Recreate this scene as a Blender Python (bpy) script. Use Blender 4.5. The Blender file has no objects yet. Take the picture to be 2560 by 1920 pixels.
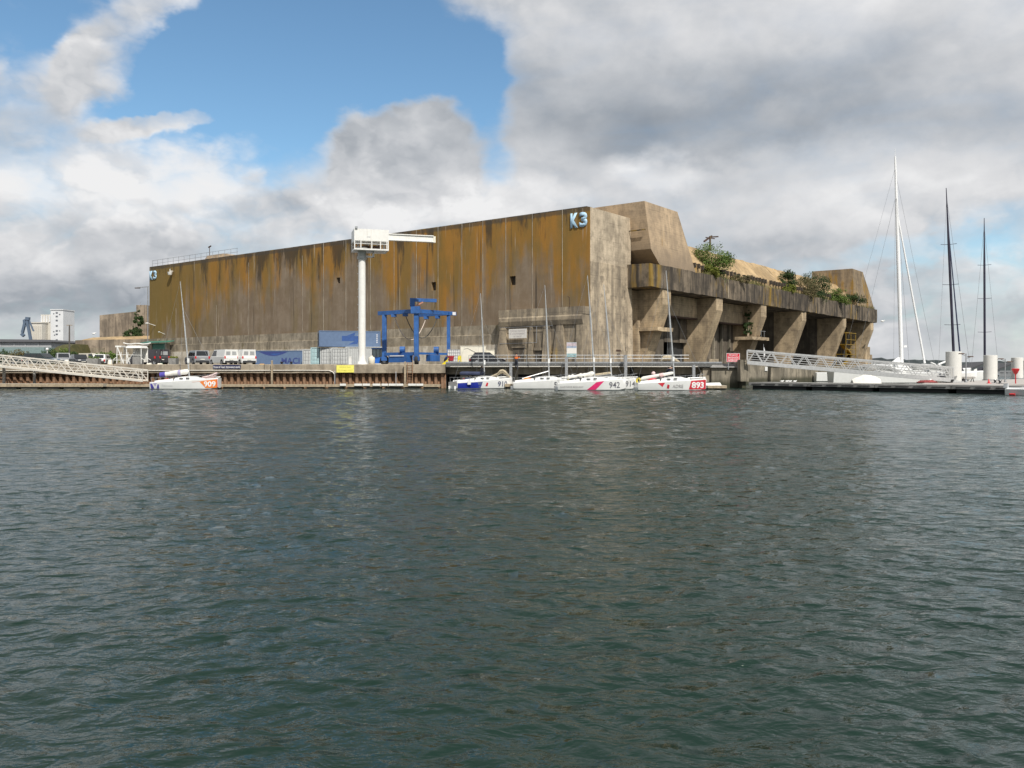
import bpy, bmesh, math, random
import numpy as np
from mathutils import Vector, Matrix
R = math.radians
random.seed(7)
scene = bpy.context.scene
COL = scene.collection

# ------------------------------------------------------------------ camera
# world: X right, Y away from the camera, water level z = 0, quay level ZQ
F = 2110.0      # focal length in pixels of the 2560 px wide photograph
HY = 922.0      # row of the horizon
EYE = 2.05      # eye height above the water (standing on a pontoon)
ZQ = 2.5
def wx(x, Y): return (x - 1280.0) / F * Y
def wz(y, Y): return EYE + (HY - y) / F * Y

cam = bpy.data.objects.new('camera', bpy.data.cameras.new('camera'))
COL.objects.link(cam)
cam.location = (0, 0, EYE)
cam.rotation_euler = (R(90), 0, 0)
cam.data.sensor_width = 36
cam.data.lens = F / 2560 * 36
cam.data.shift_y = -(960 - HY) / 2560
cam.data.clip_start = 0.1
cam.data.clip_end = 20000
scene.camera = cam

# ------------------------------------------------------------------ light
SUN_AZ = 24.0    # degrees to the right of straight behind the camera
SUN_EL = 48.0
sd = Vector((math.sin(R(SUN_AZ)) * math.cos(R(SUN_EL)), -math.cos(R(SUN_AZ)) * math.cos(R(SUN_EL)), math.sin(R(SUN_EL))))
sun = bpy.data.objects.new('sun', bpy.data.lights.new('sun', 'SUN'))
COL.objects.link(sun)
sun.data.energy = 4.4
sun.data.angle = R(0.6)
sun.data.color = (1.0, 0.955, 0.88)
sun.rotation_euler = sd.to_track_quat('Z', 'Y').to_euler()

scene.view_settings.view_transform = 'Standard'
scene.view_settings.look = 'None'
scene.view_settings.exposure = 0.0
scene.view_settings.gamma = 1.0
scene.view_settings.use_curve_mapping = False
scene.cycles.use_denoising = True
scene.cycles.max_bounces = 6
scene.cycles.diffuse_bounces = 3
scene.cycles.glossy_bounces = 4
scene.cycles.caustics_reflective = False
scene.cycles.caustics_refractive = False
scene.cycles.sample_clamp_indirect = 4.0

# ------------------------------------------------------------------ node helpers
class NT:
    def __init__(s, tree): s.t = tree; s.t.nodes.clear()
    def n(s, typ, **kw):
        nd = s.t.nodes.new(typ)
        for k, v in kw.items(): setattr(nd, k, v)
        return nd
    def set(s, sock, v):
        if v is None: return
        if isinstance(v, bpy.types.NodeSocket): s.t.links.new(v, sock)
        elif hasattr(sock.default_value, '__len__'):
            if not hasattr(v, '__len__'): v = (v,) * len(sock.default_value)
            v = tuple(v)
            if len(sock.default_value) == 4 and len(v) == 3: v = v + (1,)
            sock.default_value = v
        else: sock.default_value = v
    def m(s, op, a, b=None, c=None, clamp=False):
        nd = s.n('ShaderNodeMath', operation=op, use_clamp=clamp)
        s.set(nd.inputs[0], a); s.set(nd.inputs[1], b)
        if c is not None: s.set(nd.inputs[2], c)
        return nd.outputs[0]
    def vm(s, op, a, b=None, scale=None):
        nd = s.n('ShaderNodeVectorMath', operation=op)
        s.set(nd.inputs[0], a); s.set(nd.inputs[1], b)
        if scale is not None: s.set(nd.inputs[3], scale)
        return nd.outputs['Value'] if op in ('LENGTH', 'DOT_PRODUCT') else nd.outputs[0]
    def noise(s, vec, scale=1, detail=4, rough=.55, dist=0, color=False):
        nd = s.n('ShaderNodeTexNoise')
        s.set(nd.inputs['Vector'], vec); s.set(nd.inputs['Scale'], scale); s.set(nd.inputs['Detail'], detail)
        s.set(nd.inputs['Roughness'], rough); s.set(nd.inputs['Distortion'], dist)
        return nd.outputs['Color' if color else 'Fac']
    def rng(s, v, a, b, c=0, d=1, smooth=True):
        nd = s.n('ShaderNodeMapRange', interpolation_type='SMOOTHSTEP' if smooth else 'LINEAR')
        s.set(nd.inputs[0], v)
        for i, q in enumerate((a, b, c, d)): s.set(nd.inputs[i + 1], q)
        return nd.outputs[0]
    def mix(s, f, a, b, blend='MIX'):
        nd = s.n('ShaderNodeMix', data_type='RGBA', blend_type=blend)
        s.set(nd.inputs[0], f); s.set(nd.inputs[6], a); s.set(nd.inputs[7], b)
        return nd.outputs[2]
    def mapping(s, vec, loc=(0, 0, 0), scale=(1, 1, 1), rot=(0, 0, 0), typ='POINT'):
        nd = s.n('ShaderNodeMapping', vector_type=typ)
        s.set(nd.inputs['Vector'], vec)
        s.set(nd.inputs['Location'], loc); s.set(nd.inputs['Rotation'], rot); s.set(nd.inputs['Scale'], scale)
        return nd.outputs[0]
    def ramp(s, fac, pts, interp='LINEAR'):
        nd = s.n('ShaderNodeValToRGB'); cr = nd.color_ramp; cr.interpolation = interp
        while len(cr.elements) < len(pts): cr.elements.new(.5)
        for e, (p, c) in zip(cr.elements, pts):
            e.position = p; e.color = tuple(c) + (1,) if len(c) == 3 else tuple(c)
        s.set(nd.inputs[0], fac)
        return nd.outputs[0]
    def sep(s, v):
        nd = s.n('ShaderNodeSeparateXYZ'); s.set(nd.inputs[0], v); return nd.outputs
    def comb(s, x, y, z=0):
        nd = s.n('ShaderNodeCombineXYZ')
        for i, q in enumerate((x, y, z)): s.set(nd.inputs[i], q)
        return nd.outputs[0]

# ------------------------------------------------------------------ sky
world = bpy.data.worlds.new('World'); scene.world = world; world.use_nodes = True
world.cycles.sampling_method = 'MANUAL'; world.cycles.sample_map_resolution = 512
def build_sky():
    k = NT(world.node_tree)
    out = k.n('ShaderNodeOutputWorld')
    sky = k.n('ShaderNodeTexSky', sky_type='NISHITA', sun_disc=False)
    sky.sun_elevation = R(SUN_EL); sky.sun_rotation = math.atan2(sd.x, sd.y)
    sky.air_density = 1.0; sky.dust_density = 0.0; sky.ozone_density = 1.5
    bg1 = k.n('ShaderNodeBackground'); k.set(bg1.inputs[0], k.mix(1.0, sky.outputs[0], SKY_TINT, 'MULTIPLY')); bg1.inputs[1].default_value = SKY_STR
    d = k.n('ShaderNodeTexCoord').outputs['Generated']
    x, y, z = k.sep(d)
    az = k.m('ARCTAN2', x, y); el = k.m('ARCSINE', z)
    P = k.comb(az, el)
    dn = k.vm('MULTIPLY', d, (1, 1, 1.5))
    w1 = k.noise(dn, 5.0, 3, .5, color=True)
    w2 = k.noise(dn, 17.0, 4, .6, color=True)
    Pw = k.vm('ADD', P, k.vm('SCALE', k.vm('SUBTRACT', w1, (.5, .5, .5)), scale=.085))
    Pw = k.vm('ADD', Pw, k.vm('SCALE', k.vm('SUBTRACT', w2, (.5, .5, .5)), scale=.045))
    def blob(cx, cy, rx, ry, rot=0, P=Pw):
        a = math.atan((cx - 1280) / F); e = math.atan((HY - cy) / F * math.cos(a))
        v = k.mapping(P, (a, e, 0), (rx / F, ry / F, 1), (0, 0, R(rot)), 'TEXTURE')
        x_, y_, _ = k.sep(v)
        r = k.vm('LENGTH', k.comb(x_, y_, 0))
        return k.rng(r, 1.15, .45)
    def total(items, base):
        acc = base
        for (cx, cy, rx, ry, rot, wgt) in items:
            acc = k.m('MULTIPLY_ADD', blob(cx, cy, rx, ry, rot), wgt, acc)
        return acc
    # cloud cover: noise everywhere, thinner where the photo shows blue
    f1 = k.noise(dn, 4.2, 4, .50)
    up = k.vm('ADD', dn, (.012, 0, .05))
    f2 = k.noise(up, 4.2, 4, .50)
    fine = k.noise(dn, 11.0, 5, .58, .35)
    wisp = k.noise(k.mapping(dn, scale=(1, 1, 2.2), rot=(0, R(25), 0)), 7.0, 5, .62, .8)
    cover = k.m('MULTIPLY_ADD', k.m('SUBTRACT', f1, .5), .7, .82)
    cover = k.m('MULTIPLY_ADD', k.m('SUBTRACT', fine, .5), .25, cover)
    def billow(vec):
        n1 = k.noise(vec, 6.5, 0, .5); n2 = k.noise(vec, 15.0, 0, .5); n3 = k.noise(vec, 34.0, 1, .5)
        ab = lambda n_: k.m('ABSOLUTE', k.m('SUBTRACT', n_, .5))
        return k.m('ADD', k.m('MULTIPLY', ab(n1), 2.4), k.m('ADD', k.m('MULTIPLY', ab(n2), 1.3), k.m('MULTIPLY', ab(n3), .65)))
    dw = k.vm('ADD', dn, k.vm('SCALE', k.vm('SUBTRACT', w2, (.5, .5, .5)), scale=.06))
    b1 = billow(dw); b2 = billow(k.vm('ADD', dw, (.008, 0, .016)))
    heap = k.m('SUBTRACT', 1.0, k.m('MULTIPLY', blob(1900, 230, 1000, 420), .85))      # flat stratus sheet at the upper right
    cover = k.m('MULTIPLY_ADD', k.m('MULTIPLY', k.m('SUBTRACT', b1, .40), heap), .42, cover)
    cover = k.m('MULTIPLY_ADD', k.m('SUBTRACT', wisp, .5), .40, cover)
    cover = total(HOLES, cover)
    alpha = k.rng(cover, .12, .92)
    # self shading of the cloud masses: lit tops, grey bases
    rel = k.m('MULTIPLY', k.m('SUBTRACT', f1, f2), 1.0)
    v = k.m('MULTIPLY_ADD', k.m('SUBTRACT', fine, .5), .32, .60)
    v = k.m('ADD', v, rel)
    puff = k.noise(dn, 24.0, 4, .6)
    v = k.m('MULTIPLY_ADD', k.m('SUBTRACT', puff, .5), .16, v)
    v = k.m('MULTIPLY_ADD', k.m('MULTIPLY', k.m('SUBTRACT', b1, b2), heap), .50, v)
    v = k.m('MULTIPLY_ADD', k.m('MULTIPLY', k.m('SUBTRACT', b1, .40), heap), .14, v)
    v = total(TONES, v)
    thin = k.rng(cover, .85, .45, 0, .12)
    v = k.m('ADD', v, thin)
    col = k.ramp(v, [(0, (.25, .28, .32)), (.30, (.37, .40, .44)), (.55, (.54, .56, .59)), (.8, (.72, .725, .74)), (1.05 - .05, (.87, .87, .875))])
    bg2 = k.n('ShaderNodeBackground'); k.set(bg2.inputs[0], col); bg2.inputs[1].default_value = CLOUD_STR
    mx = k.n('ShaderNodeMixShader'); k.set(mx.inputs[0], alpha)
    k.t.links.new(bg1.outputs[0], mx.inputs[1]); k.t.links.new(bg2.outputs[0], mx.inputs[2])
    k.t.links.new(mx.outputs[0], out.inputs[0])
SKY_STR = 0.135
SKY_TINT = (.80, .98, 1.00)
CLOUD_STR = 1.0
# (centre x, y, radius x, y in photograph pixels, rotation, weight)
HOLES = [(800, 140, 510, 245, 0, -1.05), (450, 230, 210, 150, 20, -.80), (690, 370, 190, 120, 0, -.6), (1200, 270, 100, 210, 0, -.70),
         (60, 10, 330, 120, 15, -.70), (1240, 430, 70, 60, 0, -.30), (2230, 650, 260, 45, 0, -.30), (2530, 590, 150, 70, 0, -.26),
         (1010, 385, 265, 120, 0, 1.0), (1120, 300, 80, 70, 0, .45), (900, 330, 110, 80, 0, .35), (400, 315, 170, 34, 10, .75), (330, 90, 90, 240, -42, .75)]
TONES = [(1800, 250, 760, 150, 0, -.20), (1720, 330, 420, 90, 0, -.13), (2100, 60, 800, 110, 0, .10), (990, 370, 260, 110, 0, -.14),
         (500, 430, 170, 110, 0, .30), (330, 470, 330, 110, 0, .14), (100, 480, 260, 140, 0, .14), (330, 600, 330, 45, 0, -.16), (150, 730, 520, 60, 0, -.26),
         (1640, 430, 120, 70, 0, .26), (1560, 400, 60, 40, 0, .15), (1300, 530, 280, 80, 0, .26), (2050, 520, 480, 70, 0, .10), (1000, 590, 400, 80, 0, .18),
         (1750, 600, 260, 50, 0, -.06), (300, 190, 300, 220, 0, .16), (40, 340, 150, 80, 0, -.14), (2300, 780, 400, 90, 0, -.06), (2500, 690, 140, 60, 0, .25), (2300, 420, 300, 60, 0, .10), (900, 560, 160, 60, 0, .12)]
build_sky()

# ------------------------------------------------------------------ mesh helpers
class M:
    def __init__(s): s.v = []; s.f = []; s.smooth = []
    def add(s, vs, fs, smooth=False):
        o = len(s.v); s.v += [tuple(q) for q in vs]
        for f in fs: s.f.append(tuple(i + o for i in f)); s.smooth.append(smooth)
        return s
    def box(s, x0, x1, y0, y1, z0, z1):
        return s.add([(x0, y0, z0), (x1, y0, z0), (x1, y1, z0), (x0, y1, z0), (x0, y0, z1), (x1, y0, z1), (x1, y1, z1), (x0, y1, z1)],
                     [(0, 3, 2, 1), (4, 5, 6, 7), (0, 1, 5, 4), (1, 2, 6, 5), (2, 3, 7, 6), (3, 0, 4, 7)])
    def hexa(s, b, t):      # four bottom and four top corners
        return s.add(list(b) + list(t), [(0, 3, 2, 1), (4, 5, 6, 7), (0, 1, 5, 4), (1, 2, 6, 5), (2, 3, 7, 6), (3, 0, 4, 7)])
    def prism(s, poly, axis, a, b):
        def pt(q, h):
            return (h, q[0], q[1]) if axis == 'x' else (q[0], h, q[1]) if axis == 'y' else (q[0], q[1], h)
        n = len(poly)
        vs = [pt(q, a) for q in poly] + [pt(q, b) for q in poly]
        fs = [tuple(range(n))[::-1], tuple(range(n, 2 * n))] + [(i, (i + 1) % n, n + (i + 1) % n, n + i) for i in range(n)]
        return s.add(vs, fs)
    def tube(s, a, b, r, n=8, r2=None, smooth=True, caps=True):
        a = Vector(a); b = Vector(b); d = b - a
        if d.length < 1e-6: return s
        q = d.to_track_quat('Z', 'Y'); r2 = r if r2 is None else r2
        vs = []
        for c, rr in ((a, r), (b, r2)):
            for i in range(n):
                t = 2 * math.pi * i / n
                vs.append(c + q @ Vector((math.cos(t) * rr, math.sin(t) * rr, 0)))
        s.add(vs, [(i, (i + 1) % n, n + (i + 1) % n, n + i) for i in range(n)], smooth)
        if caps:
            o = len(s.v) - 2 * n
            s.f += [tuple(o + i for i in range(n))[::-1], tuple(o + n + i for i in range(n))]; s.smooth += [False, False]
        return s
    def path(s, pts, r, n=6):
        for a, b in zip(pts[:-1], pts[1:]): s.tube(a, b, r, n)
        return s
    def bar(s, a, b, w, h):   # rectangular bar from a to b, h measured upward
        a = Vector(a); b = Vector(b); d = (b - a).normalized()
        side = d.cross(Vector((0, 0, 1)))
        side = Vector((1, 0, 0)) if side.length < 1e-4 else side.normalized()
        up = side.cross(d)
        A = [a + side * (i * w / 2) + up * (j * h / 2) for i, j in ((-1, -1), (1, -1), (1, 1), (-1, 1))]
        B = [q + (b - a) for q in A]
        return s.add(A + B, [(0, 1, 2, 3), (7, 6, 5, 4), (0, 4, 5, 1), (1, 5, 6, 2), (2, 6, 7, 3), (3, 7, 4, 0)])
    def lathe(s, prof, n=16, c=(0, 0, 0), smooth=True, axis='z'):
        vs = []
        for r, h in prof:
            for i in range(n):
                t = 2 * math.pi * i / n
                p = (math.cos(t) * r, math.sin(t) * r, h)
                if axis == 'y': p = (p[0], h, p[1])
                if axis == 'x': p = (h, p[0], p[1])
                vs.append((p[0] + c[0], p[1] + c[1], p[2] + c[2]))
        fs = []
        for j in range(len(prof) - 1):
            for i in range(n):
                fs.append((j * n + i, j * n + (i + 1) % n, (j + 1) * n + (i + 1) % n, (j + 1) * n + i))
        s.add(vs, fs, smooth)
        o = len(s.v) - len(vs)
        s.f += [tuple(o + i for i in range(n))[::-1], tuple(o + (len(prof) - 1) * n + i for i in range(n))]; s.smooth += [False, False]
        return s
    def ball(s, c, r, n=12, sc=(1, 1, 1)):
        m_ = M(); pr = [(math.sin(math.pi * i / 8) * r + 1e-4, -math.cos(math.pi * i / 8) * r) for i in range(9)]
        m_.lathe(pr, n)
        return s.add([(c[0] + v[0] * sc[0], c[1] + v[1] * sc[1], c[2] + v[2] * sc[2]) for v in m_.v], m_.f, True)
    def loft(s, rings, smooth=True, caps=True):
        n = len(rings[0]); vs = [q for r in rings for q in r]
        fs = [(j * n + i, j * n + (i + 1) % n, (j + 1) * n + (i + 1) % n, (j + 1) * n + i) for j in range(len(rings) - 1) for i in range(n)]
        s.add(vs, fs, smooth)
        if caps:
            o = len(s.v) - len(vs)
            s.f += [tuple(o + i for i in range(n))[::-1], tuple(o + (len(rings) - 1) * n + i for i in range(n))]; s.smooth += [False, False]
        return s
    def grid(s, fn, nu, nv, smooth=False):
        vs = [fn(i / nu, j / nv) for j in range(nv + 1) for i in range(nu + 1)]
        return s.add(vs, [(j * (nu + 1) + i, j * (nu + 1) + i + 1, (j + 1) * (nu + 1) + i + 1, (j + 1) * (nu + 1) + i) for j in range(nv) for i in range(nu)], smooth)
    def mesh(s, name, mat, recalc=True, off=None):
        me = bpy.data.meshes.new(name)
        vs = s.v if off is None else [(a - off[0], b - off[1], c - off[2]) for a, b, c in s.v]
        me.from_pydata(vs, [], s.f)
        me.polygons.foreach_set('use_smooth', s.smooth)
        if recalc:
            b = bmesh.new(); b.from_mesh(me); bmesh.ops.recalc_face_normals(b, faces=b.faces); b.to_mesh(me); b.free()
        if any(s.smooth): me.set_sharp_from_angle(angle=R(38))
        if mat is not None: me.materials.append(mat)
        return me
    def build(s, name, mat, parent=None, recalc=True, world=False):
        me = s.mesh(name, mat, recalc, parent.location if (world and parent is not None) else None)
        return link(name, me, parent)
def link(name, me, parent=None):
    o = bpy.data.objects.new(name, me); COL.objects.link(o)
    if parent is not None: o.parent = parent
    return o
def tag(o, label=None, cat=None, group=None, kind=None):
    if label: o['label'] = label
    if cat: o['category'] = cat
    if group: o['group'] = group
    if kind: o['kind'] = kind
    return o
def thing(name, label, cat, loc=(0, 0, 0), rz=0, group=None):
    o = bpy.data.objects.new(name, None); COL.objects.link(o)
    o.location = loc; o.rotation_euler = (0, 0, R(rz)); o.empty_display_size = .3
    return tag(o, label, cat, group)
def copy_tree(o, parent=None):
    kids = list(o.children)
    c = o.copy(); COL.objects.link(c); c.parent = parent
    for ch in kids: copy_tree(ch, c)
    return c
def text_mesh(name, txt, mat, parent, loc, width=None, height=None, extrude=.0, bold=.0, rot=(90, 0, 0), align='CENTER', warp=None, spacing=1.0):
    cu = bpy.data.curves.new('t', 'FONT'); cu.body = txt; cu.size = 1; cu.extrude = 0; cu.offset = bold; cu.align_x = 'LEFT'
    cu.space_character = spacing; cu.resolution_u = 3
    ob = bpy.data.objects.new('t', cu); COL.objects.link(ob)
    bpy.context.view_layer.update()
    me = bpy.data.meshes.new_from_object(ob.evaluated_get(bpy.context.evaluated_depsgraph_get()))
    bpy.data.objects.remove(ob); bpy.data.curves.remove(cu)
    co = np.zeros(len(me.vertices) * 3); me.vertices.foreach_get('co', co); co = co.reshape(-1, 3)
    lo = co.min(0); hi = co.max(0); sz = hi - lo
    sy = height / sz[1] if height else width / sz[0]
    sx = width / sz[0] if width else sy
    co[:, 0] = (co[:, 0] - lo[0] - (sz[0] / 2 if align == 'CENTER' else 0)) * sx
    co[:, 1] = (co[:, 1] - lo[1] - sz[1] / 2) * sy
    co[:, 2] = 0
    me.vertices.foreach_set('co', co.reshape(-1)); me.update()
    if extrude:
        b = bmesh.new(); b.from_mesh(me)
        r = bmesh.ops.extrude_face_region(b, geom=b.faces[:])
        bmesh.ops.translate(b, verts=[g for g in r['geom'] if isinstance(g, bmesh.types.BMVert)], vec=(0, 0, extrude))
        bmesh.ops.recalc_face_normals(b, faces=b.faces); b.to_mesh(me); b.free()
    me.transform(Matrix.Translation(loc) @ Matrix.Rotation(R(rot[2]), 4, 'Z') @ Matrix.Rotation(R(rot[0]), 4, 'X'))
    if warp:
        for v in me.vertices: v.co = warp(v.co)
    me.materials.clear(); me.materials.append(mat); me.name = name
    return link(name, me, parent)

# ------------------------------------------------------------------ materials
MATS = {}
def pmat(name, col, rough=.55, metal=0.0, var=.12, scale=2.5, bump=0.0, bscale=20, streak=0.0, dirt=(.12, .10, .08), coat=0, spec=.5):
    if name in MATS: return MATS[name]
    m = bpy.data.materials.new(name); m.use_nodes = True; k = NT(m.node_tree); MATS[name] = m
    out = k.n('ShaderNodeOutputMaterial'); b = k.n('ShaderNodeBsdfPrincipled')
    k.t.links.new(b.outputs[0], out.inputs[0])
    o = k.n('ShaderNodeTexCoord').outputs['Object']
    n1 = k.noise(o, scale, 5, .6)
    c = k.mix(k.rng(n1, .3, .7), tuple(q * (1 - var) for q in col), tuple(min(1, q * (1 + var)) for q in col))
    if streak:
        s_ = k.noise(k.mapping(o, scale=(4, 4, .35)), 1.5, 4, .6)
        c = k.mix(k.m('MULTIPLY', k.rng(s_, .52, .75), streak), c, dirt)
    k.set(b.inputs['Base Color'], c)
    k.set(b.inputs['Roughness'], k.m('MULTIPLY_ADD', k.m('SUBTRACT', n1, .5), .25, rough, clamp=True))
    b.inputs['Metallic'].default_value = metal
    b.inputs['Specular IOR Level'].default_value = spec
    if coat: b.inputs['Coat Weight'].default_value = coat
    if bump:
        bn = k.n('ShaderNodeBump'); bn.inputs['Strength'].default_value = .6; bn.inputs['Distance'].default_value = bump
        k.set(bn.inputs['Height'], k.noise(o, bscale, 5, .65)); k.t.links.new(bn.outputs[0], b.inputs['Normal'])
    return m

def concrete(name, light, mid, dark, lichen=None, lich_amt=.0, lich_scale=.18, streak=.6, board=0.0, damp=None, big=.12, bump=.03, top=None, pour=0.0, low=None):
    """weathered cast concrete: large tone patches, run-off streaks, lichen, optional board marks and tide stain"""
    if name in MATS: return MATS[name]
    m = bpy.data.materials.new(name); m.use_nodes = True; k = NT(m.node_tree); MATS[name] = m
    out = k.n('ShaderNodeOutputMaterial'); b = k.n('ShaderNodeBsdfPrincipled')
    k.t.links.new(b.outputs[0], out.inputs[0])
    tc = k.n('ShaderNodeTexCoord'); o = tc.outputs['Object']
    x, y, z = k.sep(o)
    n_big = k.noise(o, big, 5, .6)
    n_mid = k.noise(o, .9, 6, .65)
    n_fine = k.noise(o, 7, 5, .7)
    c = k.mix(k.rng(n_big, .40, .58), mid, light)
    n_pat = k.noise(k.mapping(o, loc=(2, 5, 8), scale=(1, 1, .6)), .38, 5, .6, .5)
    c = k.mix(k.m('MULTIPLY', k.rng(n_pat, .47, .62), .45 + .2 * min(1, streak)), c, dark)
    c = k.mix(k.m('MULTIPLY', k.rng(n_pat, .46, .34), .5), c, tuple(min(1, q * 1.15) for q in light))
    c = k.mix(k.m('MULTIPLY', k.rng(n_mid, .46, .64), .5), c, dark)
    c = k.mix(k.m('MULTIPLY', k.rng(n_fine, .35, .75), .28), c, tuple(q * .55 for q in mid))
    if streak:
        s1 = k.noise(k.mapping(o, scale=(.9, .9, .06)), 1.0, 6, .65)
        s2 = k.noise(k.mapping(o, loc=(7, 3, 1), scale=(3.2, 3.2, .16)), 1.0, 5, .65)
        c = k.mix(k.m('MULTIPLY', k.rng(s1, .46, .60), streak), c, dark)
        c = k.mix(k.m('MULTIPLY', k.rng(s2, .53, .66), streak * .55), c, tuple(min(1, q * 1.25) for q in light))
    if lichen is not None:
        l1 = k.noise(k.mapping(o, loc=(3, 9, 4), scale=(1, 1, .5)), lich_scale, 6, .65, .4)
        l2 = k.noise(k.mapping(o, scale=(1.6, 1.6, .1)), 1.0, 5, .6)
        lm = k.m('ADD', l1, k.m('MULTIPLY', k.m('SUBTRACT', l2, .5), .45))
        c = k.mix(k.m('MULTIPLY', k.rng(lm, .62 - .3 * lich_amt, .74 - .3 * lich_amt), .85), c, lichen)
    if top is not None:      # soot and moss hanging from an upper edge at height top
        t1 = k.noise(k.mapping(o, scale=(.5, .5, .03)), 1.0, 5, .7)
        tm = k.rng(k.m('ADD', k.m('SUBTRACT', z, top), k.m('MULTIPLY', k.m('SUBTRACT', t1, .45), 16)), -2.2, 1.4)
        c = k.mix(k.m('MULTIPLY', tm, .8), c, tuple(q * .8 for q in dark))
    if board:
        wv = k.m('FRACT', k.m('MULTIPLY_ADD', k.noise(o, .6, 2), .25, k.m('MULTIPLY', z, 1 / .32)))
        ln = k.rng(wv, .0, .14, 1, 0)
        c = k.mix(k.m('MULTIPLY', k.m('MULTIPLY', ln, n_mid), board), c, tuple(q * .6 for q in dark))
    if pour:                 # irregular pour joints with run-off below them
        zz = k.m('ADD', z, k.m('MULTIPLY', k.noise(o, .25, 3), .5))
        fr = k.m('FRACT', k.m('MULTIPLY', zz, 1 / 2.35))
        c = k.mix(k.m('MULTIPLY', k.m('MULTIPLY', k.rng(fr, .97, .985), k.rng(n_pat, .45, .62)), pour * .7), c, tuple(q * .45 for q in dark))
        c = k.mix(k.m('MULTIPLY', k.m('MULTIPLY', k.rng(fr, .55, 1.0), k.rng(k.noise(k.mapping(o, scale=(1.3, 1.3, .1)), 1, 5, .7), .5, .66)), pour * .7), c, dark)
        vo = k.n('ShaderNodeTexVoronoi', feature='DISTANCE_TO_EDGE'); k.set(vo.inputs['Vector'], k.vm('ADD', o, k.vm('SCALE', k.noise(o, .8, 3, color=True), scale=1.4))); vo.inputs['Scale'].default_value = .22
        c = k.mix(k.m('MULTIPLY', k.rng(vo.outputs['Distance'], .014, .004), pour * .16), c, tuple(q * .4 for q in dark))
    if low is not None:      # grey weathering rising from a ledge at height low
        lw_ = k.rng(k.m('ADD', z, k.m('MULTIPLY', k.m('SUBTRACT', n_pat, .5), 9.0)), low + 1.8, low - 1.2)
        c = k.mix(k.m('MULTIPLY', lw_, .72), c, tuple(q * .9 for q in dark))
    if damp is not None:     # tide-mark algae up to height damp above the water
        gz = k.sep(k.n('ShaderNodeNewGeometry').outputs['Position'])[2]
        dm = k.rng(k.m('ADD', gz, k.m('MULTIPLY', k.m('SUBTRACT', n_mid, .5), .9)), damp + .35, damp - .35)
        c = k.mix(k.m('MULTIPLY', dm, .85), c, (.045, .047, .028))
    k.set(b.inputs['Base Color'], c)
    b.inputs['Roughness'].default_value = .92
    b.inputs['Specular IOR Level'].default_value = .25
    bn = k.n('ShaderNodeBump'); bn.inputs['Strength'].default_value = .7; bn.inputs['Distance'].default_value = bump
    k.set(bn.inputs['Height'], k.m('ADD', n_mid, k.m('MULTIPLY', n_fine, .5))); k.t.links.new(bn.outputs[0], b.inputs['Normal'])
    return m

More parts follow.
